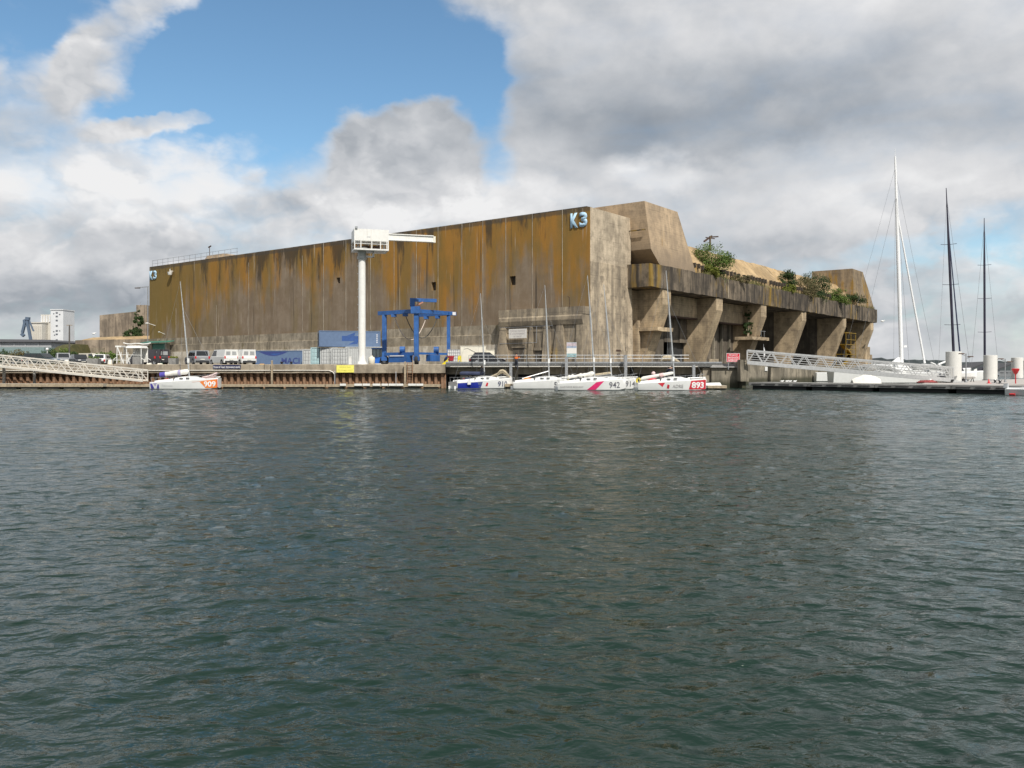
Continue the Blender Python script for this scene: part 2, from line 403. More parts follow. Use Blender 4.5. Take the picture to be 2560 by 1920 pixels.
def bunker_wall_material():
    """long side wall: grey-brown concrete, ochre lichen hanging from the roof edge, soot runs; x = p (0 .. -104), z = height"""
    m = bpy.data.materials.new('lichen_concrete_wall'); m.use_nodes = True; k = NT(m.node_tree)
    out = k.n('ShaderNodeOutputMaterial'); b = k.n('ShaderNodeBsdfPrincipled'); k.t.links.new(b.outputs[0], out.inputs[0])
    o = k.n('ShaderNodeTexCoord').outputs['Object']; x, y, z = k.sep(o)
    rnd = k.n('ShaderNodeObjectInfo').outputs['Random']
    h = k.m('DIVIDE', k.m('SUBTRACT', z, 8.0), 14.2)
    s_w = k.noise(k.mapping(o, scale=(.11, .11, .045)), 1, 6, .6)             # broad curtains
    s_n = k.noise(k.mapping(o, loc=(5, 0, 2), scale=(.55, .55, .06)), 1, 6, .68)   # narrow runs
    s_f = k.noise(k.mapping(o, loc=(1, 4, 8), scale=(4.5, 4.5, .22)), 1, 5, .65)
    pat = k.noise(o, .35, 6, .65)
    fine = k.noise(o, 6, 5, .7)
    # bare concrete
    c = k.mix(k.rng(pat, .35, .65), (.215, .160, .108), (.275, .215, .155))
    c = k.mix(k.m('MULTIPLY', k.rng(s_n, .44, .62), .5), c, (.16, .118, .078))
    c = k.mix(k.m('MULTIPLY', k.rng(s_f, .55, .72), .22), c, (.33, .27, .20))
    # height where the lichen curtain ends, along the wall
    thr = k.sep(k.ramp(k.m('DIVIDE', k.m('ADD', x, 104), 104), [(0, (-.1,) * 3), (.07, (.10,) * 3), (.13, (.45,) * 3), (.22, (.66,) * 3), (.36, (.70,) * 3),
        (.45, (.62,) * 3), (.56, (.54,) * 3), (.70, (.48,) * 3), (.85, (.47,) * 3), (.95, (.38,) * 3), (1, (.40,) * 3)]))[0]
    lm = k.m('SUBTRACT', h, thr)
    lm = k.m('ADD', lm, k.m('MULTIPLY', k.m('SUBTRACT', s_n, .5), 1.5))
    lm = k.m('ADD', lm, k.m('MULTIPLY', k.m('SUBTRACT', s_w, .5), 2.2))
    lm = k.m('ADD', lm, k.m('MULTIPLY', k.m('SUBTRACT', pat, .5), .7))
    lm = k.m('ADD', lm, k.m('MULTIPLY', k.m('SUBTRACT', rnd, .5), .10))
    lmask = k.rng(lm, -.22, .26)
    oc = k.mix(k.rng(k.noise(k.mapping(o, scale=(.3, .3, .12)), 1, 5, .6), .38, .62), (.255, .150, .036), (.385, .182, .028))
    oc = k.mix(k.rng(x, -70, -104), oc, (.20, .135, .035))
    oc = k.mix(k.m('MULTIPLY', k.rng(fine, .45, .75), .3), oc, (.17, .11, .035))
    c = k.mix(k.m('MULTIPLY', lmask, .88), c, oc)
    # olive algae veil
    c = k.mix(k.m('MULTIPLY', k.rng(k.noise(k.mapping(o, loc=(9, 0, 0), scale=(.22, .22, .06)), 1, 5, .6), .48, .64), .42), c, (.175, .128, .042))
    # soot from the roof edge
    sm = k.m('ADD', k.m('MULTIPLY', k.m('SUBTRACT', h, .97), 1.15), k.m('MULTIPLY', k.m('SUBTRACT', k.noise(k.mapping(o, loc=(2, 0, 5), scale=(.35, .35, .05)), 1, 6, .72), .5), 3.2))
    sm = k.m('ADD', sm, k.rng(k.m('ABSOLUTE', k.m('ADD', x, 56)), 34, 10, 0, .22))
    c = k.mix(k.m('MULTIPLY', k.rng(sm, -.06, .28), .80), c, (.055, .045, .034))
    c = k.mix(k.rng(k.m('ADD', h, k.m('MULTIPLY', k.m('SUBTRACT', s_f, .5), .04)), .955, .975, 0, .65), c, (.075, .066, .055))
    # long thin black weeps and pale lime weeps
    bw = k.noise(k.mapping(o, loc=(31, 0, 0), scale=(1.0, 1.0, .035)), 1, 5, .65)
    c = k.mix(k.m('MULTIPLY', k.rng(bw, .60, .68), .7), c, (.06, .05, .04))
    lw = k.noise(k.mapping(o, loc=(11, 0, 3), scale=(2.6, 2.6, .12)), 1, 4, .55)
    c = k.mix(k.m('MULTIPLY', k.rng(lw, .63, .70), .6), c, (.45, .38, .30))
    k.set(b.inputs['Base Color'], c); b.inputs['Roughness'].default_value = .93; b.inputs['Specular IOR Level'].default_value = .2
    bn = k.n('ShaderNodeBump'); bn.inputs['Strength'].default_value = .6; bn.inputs['Distance'].default_value = .03
    k.set(bn.inputs['Height'], k.m('ADD', pat, k.m('MULTIPLY', fine, .6))); k.t.links.new(bn.outputs[0], b.inputs['Normal'])
    return m

def foliage_mat(name, a, b_, c_=None):
    if name in MATS: return MATS[name]
    m = bpy.data.materials.new(name); m.use_nodes = True; k = NT(m.node_tree); MATS[name] = m
    out = k.n('ShaderNodeOutputMaterial'); b = k.n('ShaderNodeBsdfPrincipled'); k.t.links.new(b.outputs[0], out.inputs[0])
    o = k.n('ShaderNodeTexCoord').outputs['Object']
    col = k.mix(k.rng(k.noise(o, 1.1, 4, .6), .35, .65), a, b_)
    if c_: col = k.mix(k.m('MULTIPLY', k.rng(k.noise(o, 3.1, 3, .6), .55, .7), .7), col, c_)
    k.set(b.inputs['Base Color'], col); b.inputs['Roughness'].default_value = .7; b.inputs['Specular IOR Level'].default_value = .25
    return m

W_CON = bunker_wall_material()
C_PIER = concrete('pale_pier_concrete', (.62, .515, .38), (.50, .415, .305), (.22, .185, .14), lichen=(.38, .235, .07), lich_amt=-.02, lich_scale=.16, streak=.25, board=.55, big=.3, pour=.9)
C_PIER2 = concrete('grey_pier_concrete', (.58, .475, .34), (.44, .36, .26), (.15, .128, .10), lichen=(.36, .24, .08), lich_amt=-.1, lich_scale=.2, streak=.55, board=.4, big=.3, pour=.9)
C_TOWER = concrete('tan_tower_concrete', (.56, .42, .275), (.47, .35, .23), (.25, .195, .14), lichen=(.40, .25, .08), lich_amt=-.15, streak=.25, board=.8, pour=.9, low=17.6)
C_TOWER2 = concrete('stained_tower_concrete', (.34, .255, .16), (.255, .19, .12), (.12, .096, .072), lichen=(.27, .155, .025), lich_amt=.35, streak=.5, board=.4, pour=.8)
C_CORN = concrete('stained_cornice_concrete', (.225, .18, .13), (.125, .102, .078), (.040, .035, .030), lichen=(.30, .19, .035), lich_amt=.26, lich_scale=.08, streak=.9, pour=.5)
C_FIN = concrete('board_marked_concrete', (.60, .465, .30), (.49, .38, .245), (.20, .158, .112), lichen=(.36, .22, .06), lich_amt=-.2, streak=.3, board=1.0, pour=1.0)
C_INNER = concrete('shaded_pen_concrete', (.22, .185, .14), (.155, .13, .10), (.065, .056, .046), streak=.6, board=.4)  # dirty concrete, with the shade of the recesses darkened into its colour
C_PLINTH = concrete('weathered_plinth', (.40, .34, .255), (.29, .245, .18), (.13, .11, .08), lichen=(.17, .14, .06), lich_amt=.05, lich_scale=.3, streak=.55, big=.25)
C_LIME = concrete('limewashed_plinth', (.66, .60, .50), (.52, .46, .365), (.24, .20, .145), lichen=(.30, .25, .14), lich_amt=-.05, lich_scale=.3, streak=.45, big=.2)
C_ANNEX = concrete('patched_annex_concrete', (.47, .385, .27), (.33, .27, .195), (.135, .115, .092), lichen=(.40, .28, .11), lich_amt=.05, lich_scale=.22, streak=.6, big=.3, pour=.6)
C_ROOF = concrete('golden_roof_concrete', (.50, .36, .20), (.40, .28, .15), (.20, .15, .09), lichen=(.40, .23, .05), lich_amt=.1, streak=.2)
C_QUAY = concrete('quay_cap_concrete', (.40, .345, .265), (.33, .28, .215), (.16, .135, .105), streak=.45, big=.4)
C_WET = concrete('tide_stained_concrete', (.38, .33, .25), (.26, .23, .18), (.10, .09, .07), streak=.6, damp=.75, big=.35)
C_GREY = concrete('grey_pontoon_concrete', (.36, .35, .33), (.28, .275, .26), (.14, .135, .13), streak=.25, big=.5)
C_OLD = concrete('old_bunker_concrete', (.40, .325, .245), (.285, .235, .18), (.12, .10, .08), lichen=(.20, .15, .06), lich_amt=-.1, streak=.65)
WHITE = pmat('white_paint', (.80, .79, .75), .4, var=.04, streak=.25, dirt=(.45, .36, .26))
WHITE_CLEAN = pmat('white_gelcoat', (.80, .80, .78), .22, var=.03, coat=.4)
CREAM = pmat('cream_paint', (.78, .74, .62), .5, var=.05, streak=.15, dirt=(.4, .33, .22))
GALV = pmat('galvanised_steel', (.36, .37, .38), .45, .55, var=.15, scale=6)
ALU = pmat('aluminium', (.58, .58, .57), .42, .45, var=.08, scale=5)
ALU_W = pmat('warm_white_rail', (.66, .62, .55), .5, .1, var=.08)
DARK = pmat('black_rubber', (.018, .018, .018), .75, var=.3)
BLACK = pmat('black_paint', (.012, .012, .014), .25, var=.2, coat=.6)
TRIM = pmat('black_trim', (.03, .03, .032), .6)
GLASS = pmat('dark_glass', (.015, .018, .020), .06, var=.2, spec=.8)
BLUE = pmat('blue_crane_paint', (.030, .115, .34), .5, var=.22, scale=1.2, streak=.6, dirt=(.05, .07, .12))
RUST = pmat('rusty_sheet_steel', (.27, .155, .09), .85, var=.5, scale=1.3, bump=.02, bscale=6, streak=.6, dirt=(.42, .31, .20))
RUST_D = pmat('dark_rust', (.075, .045, .032), .9, var=.4, bump=.02)
RED = pmat('red_paint', (.55, .03, .035), .4, var=.08)
AMBER = pmat('faded_amber_paint', (.30, .19, .02), .55, var=.2, streak=.4)
YEL = pmat('yellow_paint', (.75, .60, .02), .45, var=.1)
WOOD = pmat('weathered_timber', (.36, .29, .20), .8, var=.25, scale=4, streak=.4)
SAIL = pmat('white_sailcloth', (.74, .72, .66), .8, var=.08, bump=.02, bscale=5)
TARP = pmat('beige_tarpaulin', (.42, .35, .24), .85, var=.15, bump=.03, bscale=5)
NAVY = pmat('navy_cloth', (.03, .04, .085), .8, var=.2)
GREEN_D = pmat('green_door_paint', (.055, .20, .145), .55, var=.12, streak=.4, dirt=(.04, .09, .07))
K3BLUE = pmat('pale_blue_letter', (.44, .64, .80), .5, var=.03)
LEAF_A = foliage_mat('leaf_green', (.065, .115, .022), (.13, .19, .04), (.19, .22, .05))
LEAF_D = foliage_mat('leaf_dark', (.022, .045, .014), (.05, .085, .025), (.09, .11, .04))
LEAF_Y = foliage_mat('leaf_yellow', (.13, .16, .025), (.20, .21, .04), (.24, .22, .05))
LEAF_B = foliage_mat('leaf_brown', (.11, .10, .045), (.17, .14, .07), (.10, .12, .04))
# ------------------------------------------------------------------ water
def water_material():
    m = bpy.data.materials.new('harbour_water'); m.use_nodes = True; k = NT(m.node_tree)
    out = k.n('ShaderNodeOutputMaterial'); b = k.n('ShaderNodeBsdfPrincipled'); k.t.links.new(b.outputs[0], out.inputs[0])
    o = k.n('ShaderNodeTexCoord').outputs['Object']
    k.set(b.inputs['Base Color'], k.mix(k.rng(k.noise(o, .05, 4, .6), .3, .7), (.0062, .0215, .0150), (.008, .027, .0185)))
    b.inputs['Roughness'].default_value = .07
    b.inputs['IOR'].default_value = 1.333
    gust = k.rng(k.noise(k.mapping(o, scale=(.03, .06, 1)), 1, 4, .6), .3, .7, .55, 1.25)
    h1 = k.noise(k.mapping(o, scale=(1.0, 1.6, 1), rot=(0, 0, R(14))), 3.6, 3, .55, .4)
    h2 = k.noise(k.mapping(o, scale=(1.0, 1.5, 1), rot=(0, 0, R(-24))), 12.0, 3, .6, .2)
    h0 = k.noise(k.mapping(o, loc=(3, 7, 0), scale=(1.0, 1.5, 1), rot=(0, 0, R(-16))), 1.7, 2, .5, .5)
    hh = k.m('ADD', k.m('MULTIPLY', h1, .064), k.m('MULTIPLY', h2, .012))
    hh = k.m('MULTIPLY', k.m('MULTIPLY_ADD', h0, .14, hh), gust)
    bn = k.n('ShaderNodeBump'); bn.inputs['Strength'].default_value = 1.0; bn.inputs['Distance'].default_value = 1.0
    k.set(bn.inputs['Height'], hh); k.t.links.new(bn.outputs[0], b.inputs['Normal'])
    return m
def build_water():
    rng = np.random.default_rng(11)
    ys = [1.2]
    while ys[-1] < 175: ys.append(ys[-1] + max(.022, .0043 * ys[-1]))
    ys = np.array(ys); an = np.linspace(-math.tan(R(43)), math.tan(R(43)), 620)
    X = ys[:, None] * an[None, :]; Y = np.repeat(ys[:, None], len(an), 1)
    X = X + 0; Z = np.zeros_like(X); dX = np.zeros_like(X); dY = np.zeros_like(X)
    cell = np.maximum(.022, .0043 * ys)[:, None]
    n = 130
    lam = np.exp(rng.uniform(math.log(.10), math.log(.55), n)); lam[:12] = rng.uniform(.8, 3.2, 12); lam[12:44] = np.exp(rng.uniform(math.log(.8), math.log(2.3), 32))
    ang = np.where(rng.random(n) < .55, R(-128), R(-66)) + rng.normal(0, .38, n)        # a cross sea running towards the camera
    gust = .80 + .35 * np.sin(X * .11 + Y * .05 + 1.3) * np.sin(Y * .09 - X * .04 + .4)
    open_ = np.clip((Y - 9) / 32, 0, 1)          # chop builds up away from the sheltered pontoon the camera stands on
    for i_, (l, a) in enumerate(zip(lam, ang)):
        kx, ky = 2 * math.pi / l * math.cos(a), 2 * math.pi / l * math.sin(a)
        slope = (.018 if l > .2 else .013) if l < .6 else .007 if i_ < 12 else .030
        A = slope * l / (2 * math.pi)
        fade = np.clip((l / cell - 2.4) / 2.0, 0, 1) * gust * (open_ if 12 <= i_ < 44 else 1)
        ph = kx * X + ky * Y + rng.uniform(0, 6.283)
        Z += A * fade * np.sin(ph)
        q = .8 * A * fade * np.cos(ph)
        dX += q * math.cos(a); dY += q * math.sin(a)
    ny, nx = X.shape
    co = np.stack([X + dX, Y + dY, Z], -1).reshape(-1, 3)
    i = np.arange((ny - 1) * (nx - 1)); r = i // (nx - 1); c = i % (nx - 1)
    a0 = r * nx + c
    quads = np.stack([a0, a0 + 1, a0 + nx + 1, a0 + nx], -1)
    # the rest of the basin and the open water beyond, a few centimetres lower
    far = np.array([[-4000, -200, -.12], [4000, -200, -.12], [4000, 9000, -.12], [-4000, 9000, -.12]], float)
    nb = len(co); co = np.vstack([co, far]); quads = np.vstack([quads, [[nb, nb + 1, nb + 2, nb + 3]]])
    me = bpy.data.meshes.new('water')
    me.vertices.add(len(co)); me.vertices.foreach_set('co', co.reshape(-1))
    me.loops.add(quads.size); me.loops.foreach_set('vertex_index', quads.reshape(-1).astype(np.int32))
    me.polygons.add(len(quads)); me.polygons.foreach_set('loop_start', np.arange(0, quads.size, 4, dtype=np.int32))
    me.polygons.foreach_set('loop_total', np.full(len(quads), 4, dtype=np.int32))
    me.polygons.foreach_set('use_smooth', np.ones(len(quads), dtype=bool))
    me.update(); me.validate()
    me.materials.append(water_material())
    tag(link('water', me), kind='structure')
build_water()

# ------------------------------------------------------------------ bunker axes (p out of the pen front, s along it)
CX, CY = 9.70, 105.0
AP = (.7917, -.6109); AS = (.6109, .7917)
def bw(p, s): return (CX + AP[0] * p + AS[0] * s, CY + AP[1] * p + AS[1] * s)

# land: quay apron, one sheet back to the horizon behind the bunker
asph = concrete('apron_asphalt', (.16, .155, .145), (.12, .118, .112), (.06, .058, .055), streak=0, big=.1)
ap = [(-900, 91.2), (-7.1, 91.2), (-7.1, 94.0), (23.6, 94.0), (23.6, 102.5)] + [bw(11.6, 9), bw(11.6, 124), bw(-60, 124), bw(-140, 160), (-60, 900), (-1600, 900)]
g = M(); n = len(ap)
g.add([(q[0], q[1], ZQ) for q in ap] + [(q[0], q[1], -2) for q in ap], [tuple(range(n))] + [(i, (i + 1) % n, n + (i + 1) % n, n + i) for i in range(n)])
tag(g.build('quay_apron', asph), kind='structure')

# far shore to the right
def hills():
    m_ = M(); rings = []
    rnd = random.Random(5)
    N = 150; pts = []
    for i in range(N + 1):
        t = i / N; X = 250 + 900 * t
        h = 9.5 + 3.5 * math.sin(t * 5 + 1) + 2.0 * math.sin(t * 17) + rnd.uniform(-1.0, 1.3)
        pts.append((X, h))
    for d, k_ in ((0, 0.02), (12, .62), (40, 1.0), (140, .85)):
        rings.append([(X, 900 + d + rnd.uniform(-3, 3), max(.2, h * k_ + (rnd.uniform(-.9, .9) if 0 < d < 100 else 0))) for X, h in pts])
    vs = [q for r in rings for q in r]; w = N + 1
    m_.add(vs, [(j * w + i, j * w + i + 1, (j + 1) * w + i + 1, (j + 1) * w + i) for j in range(3) for i in range(N)])
    return m_
tag(hills().build('hills', foliage_mat('far_wood', (.028, .038, .040), (.045, .055, .055), (.09, .09, .085)), recalc=False), kind='structure')
# ------------------------------------------------------------------ the bunker
BK = thing('submarine_bunker', 'huge ochre stained concrete submarine bunker marked K3 behind the quay', 'bunker', (CX, CY, 0), math.degrees(math.atan2(AP[1], AP[0])))
ZR = 22.22; PL = -103.6
def bp(name, m_, mat): return m_.build(name, mat, BK)
def jit(rnd, a): return rnd.uniform(-a, a)
# joints of the long wall, measured along it
JU = [0.02, 4.15, 8.9, 13.3, 17.3, 21.1, 25.6, 29.9, 34.5, 39.6, 45.2, 50.6, 55.9, 61.1, 66.0, 70.6, 75.4, 80.4, 85.0, 89.4, 93.9, 98.4, 103.55]
NICHE = {2: (11.65, 12.6, 13.2, 14.4), 6: (26.0, 26.9, 13.3, 14.5), 10: (46.6, 47.4, 15.6, 16.5)}
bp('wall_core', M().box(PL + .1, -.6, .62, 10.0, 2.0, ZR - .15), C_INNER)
for i in range(len(JU) - 1):
    a, b = -JU[i + 1] + .025, -JU[i] - .015
    m_ = M()
    z0 = 8.0
    if i in NICHE:
        u0, u1, n0, n1 = NICHE[i]
        m_.box(a, -u1, 0, .6, z0, ZR); m_.box(-u0, b, 0, .6, z0, ZR); m_.box(-u1, -u0, 0, .6, z0, n0); m_.box(-u1, -u0, 0, .6, n1, ZR)
    else: m_.box(a, b, 0, .6, z0, ZR)
    bp('wall_panel', m_, W_CON)
# pale zinc pipes in the joints
ZINC = pmat('pale_zinc', (.34, .30, .24), .7, .1, var=.35, scale=.6)
for i in range(1, len(JU) - 2):
    if i > 12 and i not in (15, 17, 20): continue
    zt = ZR + .12 if i < 12 else ZR - 1.5 - 3.5 * ((i * 7) % 3)
    bp('drain_pipe', M().tube((-JU[i] + .01, -.015, 8.3 if i < 4 else 8.05), (-JU[i] + .01, -.015, zt), .035 if i < 12 else .03, 6), ZINC)
# roof coping behind the wall edge
bp('roof_coping', M().box(PL, -.5, .05, 1.5, ZR + .003, ZR + .14), C_CORN)
# stepped plinth bays
for i in range(3, len(JU) - 1):
    a, b = -JU[i + 1] + .04, -JU[i] - .03
    if i == 3: b = -13.6
    lime = C_PLINTH
    bp('plinth_block', M().prism([(.6, 5.31), (-.52, 5.31), (-.50, 5.38), (-.46, 6.62), (-.22, 6.70), (-.20, 7.98), (.6, 7.99)], 'x', a, b), C_PLINTH)
    bp('plinth_base', M().prism([(.6, 2.3), (-.85, 2.3), (-.78, 5.3), (.6, 5.3)], 'x', a, b), C_LIME)
# far-left letters and corner letters
for ch, xc in (('K', -2.28), ('3', -.93)): text_mesh('letter', ch, K3BLUE, BK, (xc, -.05, 20.72), width=1.16, height=1.88, extrude=.08, bold=.05)
for ch, xc in (('K', -102.75), ('3', -101.35)): text_mesh('letter', ch, K3BLUE, BK, (xc, -.05, 20.6), width=1.2, height=1.78, extrude=.08, bold=.05)
# end pier of the long wall
bp('pier', M().hexa([(-6, .60, 15.5), (-.02, .10, 15.5), (-.02, 10.2, 15.5), (-6, 10.2, 15.5)], [(-6, .60, ZR - .02), (-.02, .10, ZR - .02), (-.02, 10.2, ZR - .02), (-6, 10.2, ZR - .02)]), C_PIER)
bp('pier', M().hexa([(-6, .60, 2.0), (.07, .06, 2.0), (.07, 10.75, 2.0), (-6, 10.75, 2.0)], [(-6, .60, 15.49), (.05, .06, 15.49), (.05, 10.25, 15.49), (-6, 10.25, 15.49)]), C_PIER2)
for (s_, z0, z1) in ((8.4, 11.2, 12.4), (8.4, 8.2, 9.5), (8.5, 4.4, 4.9), (8.5, 2.9, 3.7)):  # raised dark boxes: the shade of the slits is put into their colour
    bp('painted_slot', M().box(.04, .075, s_, s_ + .16, z0, z1), C_INNER)
bp('painted_slot', M().box(.04, .08, 6.2, 7.4, 4.3, 4.55), RUST_D)
bp('painted_slot', M().box(.04, .08, 6.4, 7.2, 3.85, 4.02), RUST_D)
# corner annex with ledges, buttresses and dark painted niches
bp('annex_parapet', M().prism([(-1.62, 8.85), (-1.62, 9.78), (0.5, 9.78), (.5, 8.85)], 'x', -13.25, .02), C_ANNEX)
bp('annex_ledge', M().prism([(.4, 8.84), (-1.60, 8.84), (-1.74, 8.6), (-1.74, 8.2), (-1.55, 7.6), (.4, 7.6)], 'x', -13.15, -.05), C_ANNEX)
bp('annex_wall', M().box(-13.1, -.06, -1.34, .55, 2.2, 7.59), C_ANNEX)
for (pc, wt, wb) in ((-12.6, .9, 2.2), (-8.0, .45, .7), (-5.5, .9, 1.3), (-3.55, 1.0, 2.1), (-.55, .95, 1.0)):
    bp('buttress', M().hexa([(pc - wb / 2, -1.85, 2.2), (pc + wb / 2, -1.85, 2.2), (pc + wb / 2, -.9, 2.2), (pc - wb / 2, -.9, 2.2)],
                            [(pc - wt / 2, -1.5, 7.61), (pc + wt / 2, -1.5, 7.61), (pc + wt / 2, -.9, 7.61), (pc - wt / 2, -.9, 7.61)]), C_ANNEX)
for (a, b, z0, z1) in ((-11.0, -9.2, 2.5, 4.8), (-7.4, -6.3, 2.5, 4.4), (-4.7, -4.2, 2.5, 4.0)):
    bp('niche_shade', M().box(a, b, -1.39, -1.342, z0, z1), C_INNER)  # flat slab on the wall, its dark colour paints the niche's shade
    bp('niche_lintel', M().box(a - .15, b + .15, -1.52, -1.33, z1, z1 + .35), C_ANNEX)
bp('lamp_bracket', M().tube((-1.9, -1.7, 9.7), (-1.9, -1.7, 10.9), .04).tube((-1.9, -1.7, 10.9), (-1.9, -2.1, 11.0), .04), RUST_D)
cp = M().path([(-13.0, -1.66, 7.45), (-4.5, -1.66, 7.5)], .03).path([(-7.0, -1.66, 7.5), (-7.0, -1.66, 5.4), (-13.0, -1.66, 5.35)], .035)
bp('conduit', cp, GALV)
# green door of the far bay
bp('door', M().box(-100.6, -95.8, -1.0, -.80, 2.45, 7.0), GREEN_D)
bp('door_slats', M().prism([(-1.0 - .05 * (i % 2), 2.5 + .2 * i) for i in range(22)] + [(-.99, 6.7), (-.99, 2.5)], 'x', -99.9, -96.4), GREEN_D)
bp('door_canopy', M().prism([(-.6, 7.35), (-2.2, 7.05), (-2.2, 7.2), (-.6, 7.5)], 'x', -103.0, -93.5), GREEN_D)
bp('door_post', M().box(-101.4, -100.62, -1.15, -.6, 2.4, 7.0), C_LIME)
bp('door_post', M().box(-95.78, -95.0, -1.15, -.6, 2.4, 7.0), C_LIME)
# fixtures of the wall
bp('siren', M().lathe([(.05, 0), (.35, .15), (.5, .7), (.1, .75)], 10, (-95.0, -.6, 20.0)), WHITE)
bp('siren_bracket', M().bar((-95.0, .0, 20.9), (-95.0, -.6, 20.9), .12, .12).bar((-95.0, -.6, 20.4), (-95.0, -.6, 21.3), .10, .10), WHITE)
bp('wall_lamp', M().bar((-101.3, 0, 10.6), (-101.9, -1.1, 11.0), .08, .08).ball((-102.1, -1.3, 11.0), .32, 8, (1.6, 1, .5)), WHITE)
bp('wall_lamp', M().bar((-97.8, 0, 8.8), (-98.1, -.9, 9.2), .06, .06).ball((-98.2, -1.0, 9.2), .2, 8, (1.3, 1, .5)), WHITE)
# roof rail and hut at the far end
for i in range(16):
    bp('rail_post', M().tube((PL + .3 + i * 1.9, .5, ZR + .1), (PL + .3 + i * 1.9, .5, ZR + 1.45), .035, 5), GALV)
for zz in (.75, 1.42): bp('handrail', M().tube((PL + .3, .5, ZR + zz), (PL + 29, .5, ZR + zz), .03, 5), GALV)
bp('roof_hut', M().hexa([(-92, 4, ZR - .2), (-76, 4, ZR - .2), (-76, 9, ZR - .2), (-92, 9, ZR - .2)], [(-90.5, 4.5, 24.0), (-85, 4.5, 24.0), (-85, 8.5, 24.0), (-90.5, 8.5, 24.0)]), C_TOWER)
bp('roof_antenna', M().tube((-89.8, 4.6, 23.9), (-89.8, 4.6, 25.6), .06).bar((-90.2, 4.6, 25.6), (-89.3, 4.6, 25.8), .1, .25), RUST_D)
# main roof behind the cornice: sloping golden face and flat top
rr = random.Random(3)
def jittered_band(poly_fn, s0, s1, step, amp, mat, name, rnd=rr):
    n_ = max(2, int((s1 - s0) / step)); rings = []
    for i in range(n_ + 1):
        s_ = s0 + (s1 - s0) * i / n_
        rings.append([(p + (jit(rnd, amp) if free else 0), s_, z + (jit(rnd, amp) if free else 0)) for p, z, free in poly_fn(s_)])
    return bp(name, M().loft(rings, smooth=False), mat)
for a, b in ((19.0, 33.7), (33.9, 60.7), (60.9, 84.0), (84.2, 104.5)):
    jittered_band(lambda s_: [(2.1, 15.4, 0), (2.1, 17.2, 1), (-1.1, 20.75, 1), (-14, 20.8, 0), (-14, 15.4, 0)], a, b, 1.6, .09, C_ROOF, 'roof_slope')
cb = M().box(2.05, 2.55, 0, .32, 16.75, 17.45).mesh('corbel', C_CORN)
for i in range(58):
    if i % 9 == 4: continue
    o = link('corbel', cb, BK); o.location = (jit(rr, .08), 24.6 + i * 1.32, jit(rr, .1))
bp('roof_mass', M().box(-100, -14.1, 10.1, 119, 12.85, 20.7), C_ROOF)
# cornice in four lengths with broken edges
for a, b, po in ((9.2, 33.75, 3.5), (33.95, 60.75, 3.42), (60.9, 94.9, 3.5), (95.05, 119.6, 3.46)):
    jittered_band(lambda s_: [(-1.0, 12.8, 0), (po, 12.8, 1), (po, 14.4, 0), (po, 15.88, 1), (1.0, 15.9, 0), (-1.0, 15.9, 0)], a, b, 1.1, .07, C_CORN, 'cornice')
bp('cornice_stain_pipe', M().tube((3.56, 33.85, 12.9), (3.56, 33.85, 15.7), .1), C_PLINTH)
# pen fins that carry the cornice
FINS = [(12.9, 15.3), (30.0, 32.4), (47.9, 50.3), (68.0, 70.4), (93.3, 95.7), (114.6, 117.0)]
for i, (a, b) in enumerate(FINS):
    top = 3.3
    m_ = M().prism([(-2.0, 2.2), (.42, 2.2), (.42, 2.9), (top, 10.9 + jit(rr, .2)), (top, 12.76), (-2.0, 12.76)], 'y', a, b)
    bp('fin', m_, C_FIN)
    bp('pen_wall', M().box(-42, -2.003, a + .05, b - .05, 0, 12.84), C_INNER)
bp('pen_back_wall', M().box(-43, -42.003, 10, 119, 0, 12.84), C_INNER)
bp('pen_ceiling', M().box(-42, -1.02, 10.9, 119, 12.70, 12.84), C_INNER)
bp('side_wall', M().box(-5, -.45, 10.76, 12.89, 2.2, 12.69), C_FIN)
bp('side_post', M().box(-.44, .25, 11.6, 12.3, 2.2, 8.6), C_FIN)
# closed pens: lintel and recessed infill panels
def closed_pen(a, b, ztop, npan, door=None):
    bp('lintel', M().box(-1.0, .26, a + .01, b - .01, ztop, 12.69), C_FIN)
    bp('lintel_edge', M().box(-.9, .30, a + .01, b - .01, ztop - .22, ztop - .003), RUST_D)
    w_ = (b - a) / npan
    for j in range(npan):
        q0, q1 = a + j * w_ + .04, a + (j + 1) * w_ - .04
        pj = -1.6 + .12 * (j % 2)
        if door and q1 > door[0]:
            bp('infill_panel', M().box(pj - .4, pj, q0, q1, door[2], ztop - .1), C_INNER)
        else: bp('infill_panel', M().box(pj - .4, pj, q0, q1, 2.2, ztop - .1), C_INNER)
closed_pen(15.3, 30.0, 9.75, 6, (24.9, 29.9, 6.0))
closed_pen(32.4, 47.9, 9.6, 7)
for j in range(4): bp('infill_rib', M().box(-1.5, -1.1, 36 + j * 3.1, 36.25 + j * 3.1, 2.2, 9.45), C_WET)
bp('door_leaf', M().box(-2.3, -2.2, 24.95, 27.4, 2.45, 5.98), pmat('dark_steel_door', (.03, .032, .034), .6))
bp('door_leaf', M().box(-2.32, -2.2, 27.43, 29.9, 2.45, 5.98), MATS['dark_steel_door'])
# concrete shelves on the fins
for (a, b, p0, p1, zz) in ((11.9, 16.4, .2, 3.1, 7.15), (44.2, 51.6, .25, 3.3, 6.85)):
    jittered_band(lambda s_: [(p0, zz, 0), (p1, zz, 1), (p1, zz + .5, 1), (p0, zz + .5, 0)], a, b, .9, .05, C_FIN, 'shelf')
for q in (49.2, 50.6): bp('shelf_rail', M().tube((2.8, q, 7.35), (2.8, q, 8.5), .04), GALV)
bp('shelf_rail', M().tube((2.8, 48.6, 8.4), (2.8, 51.2, 8.4), .04), GALV)
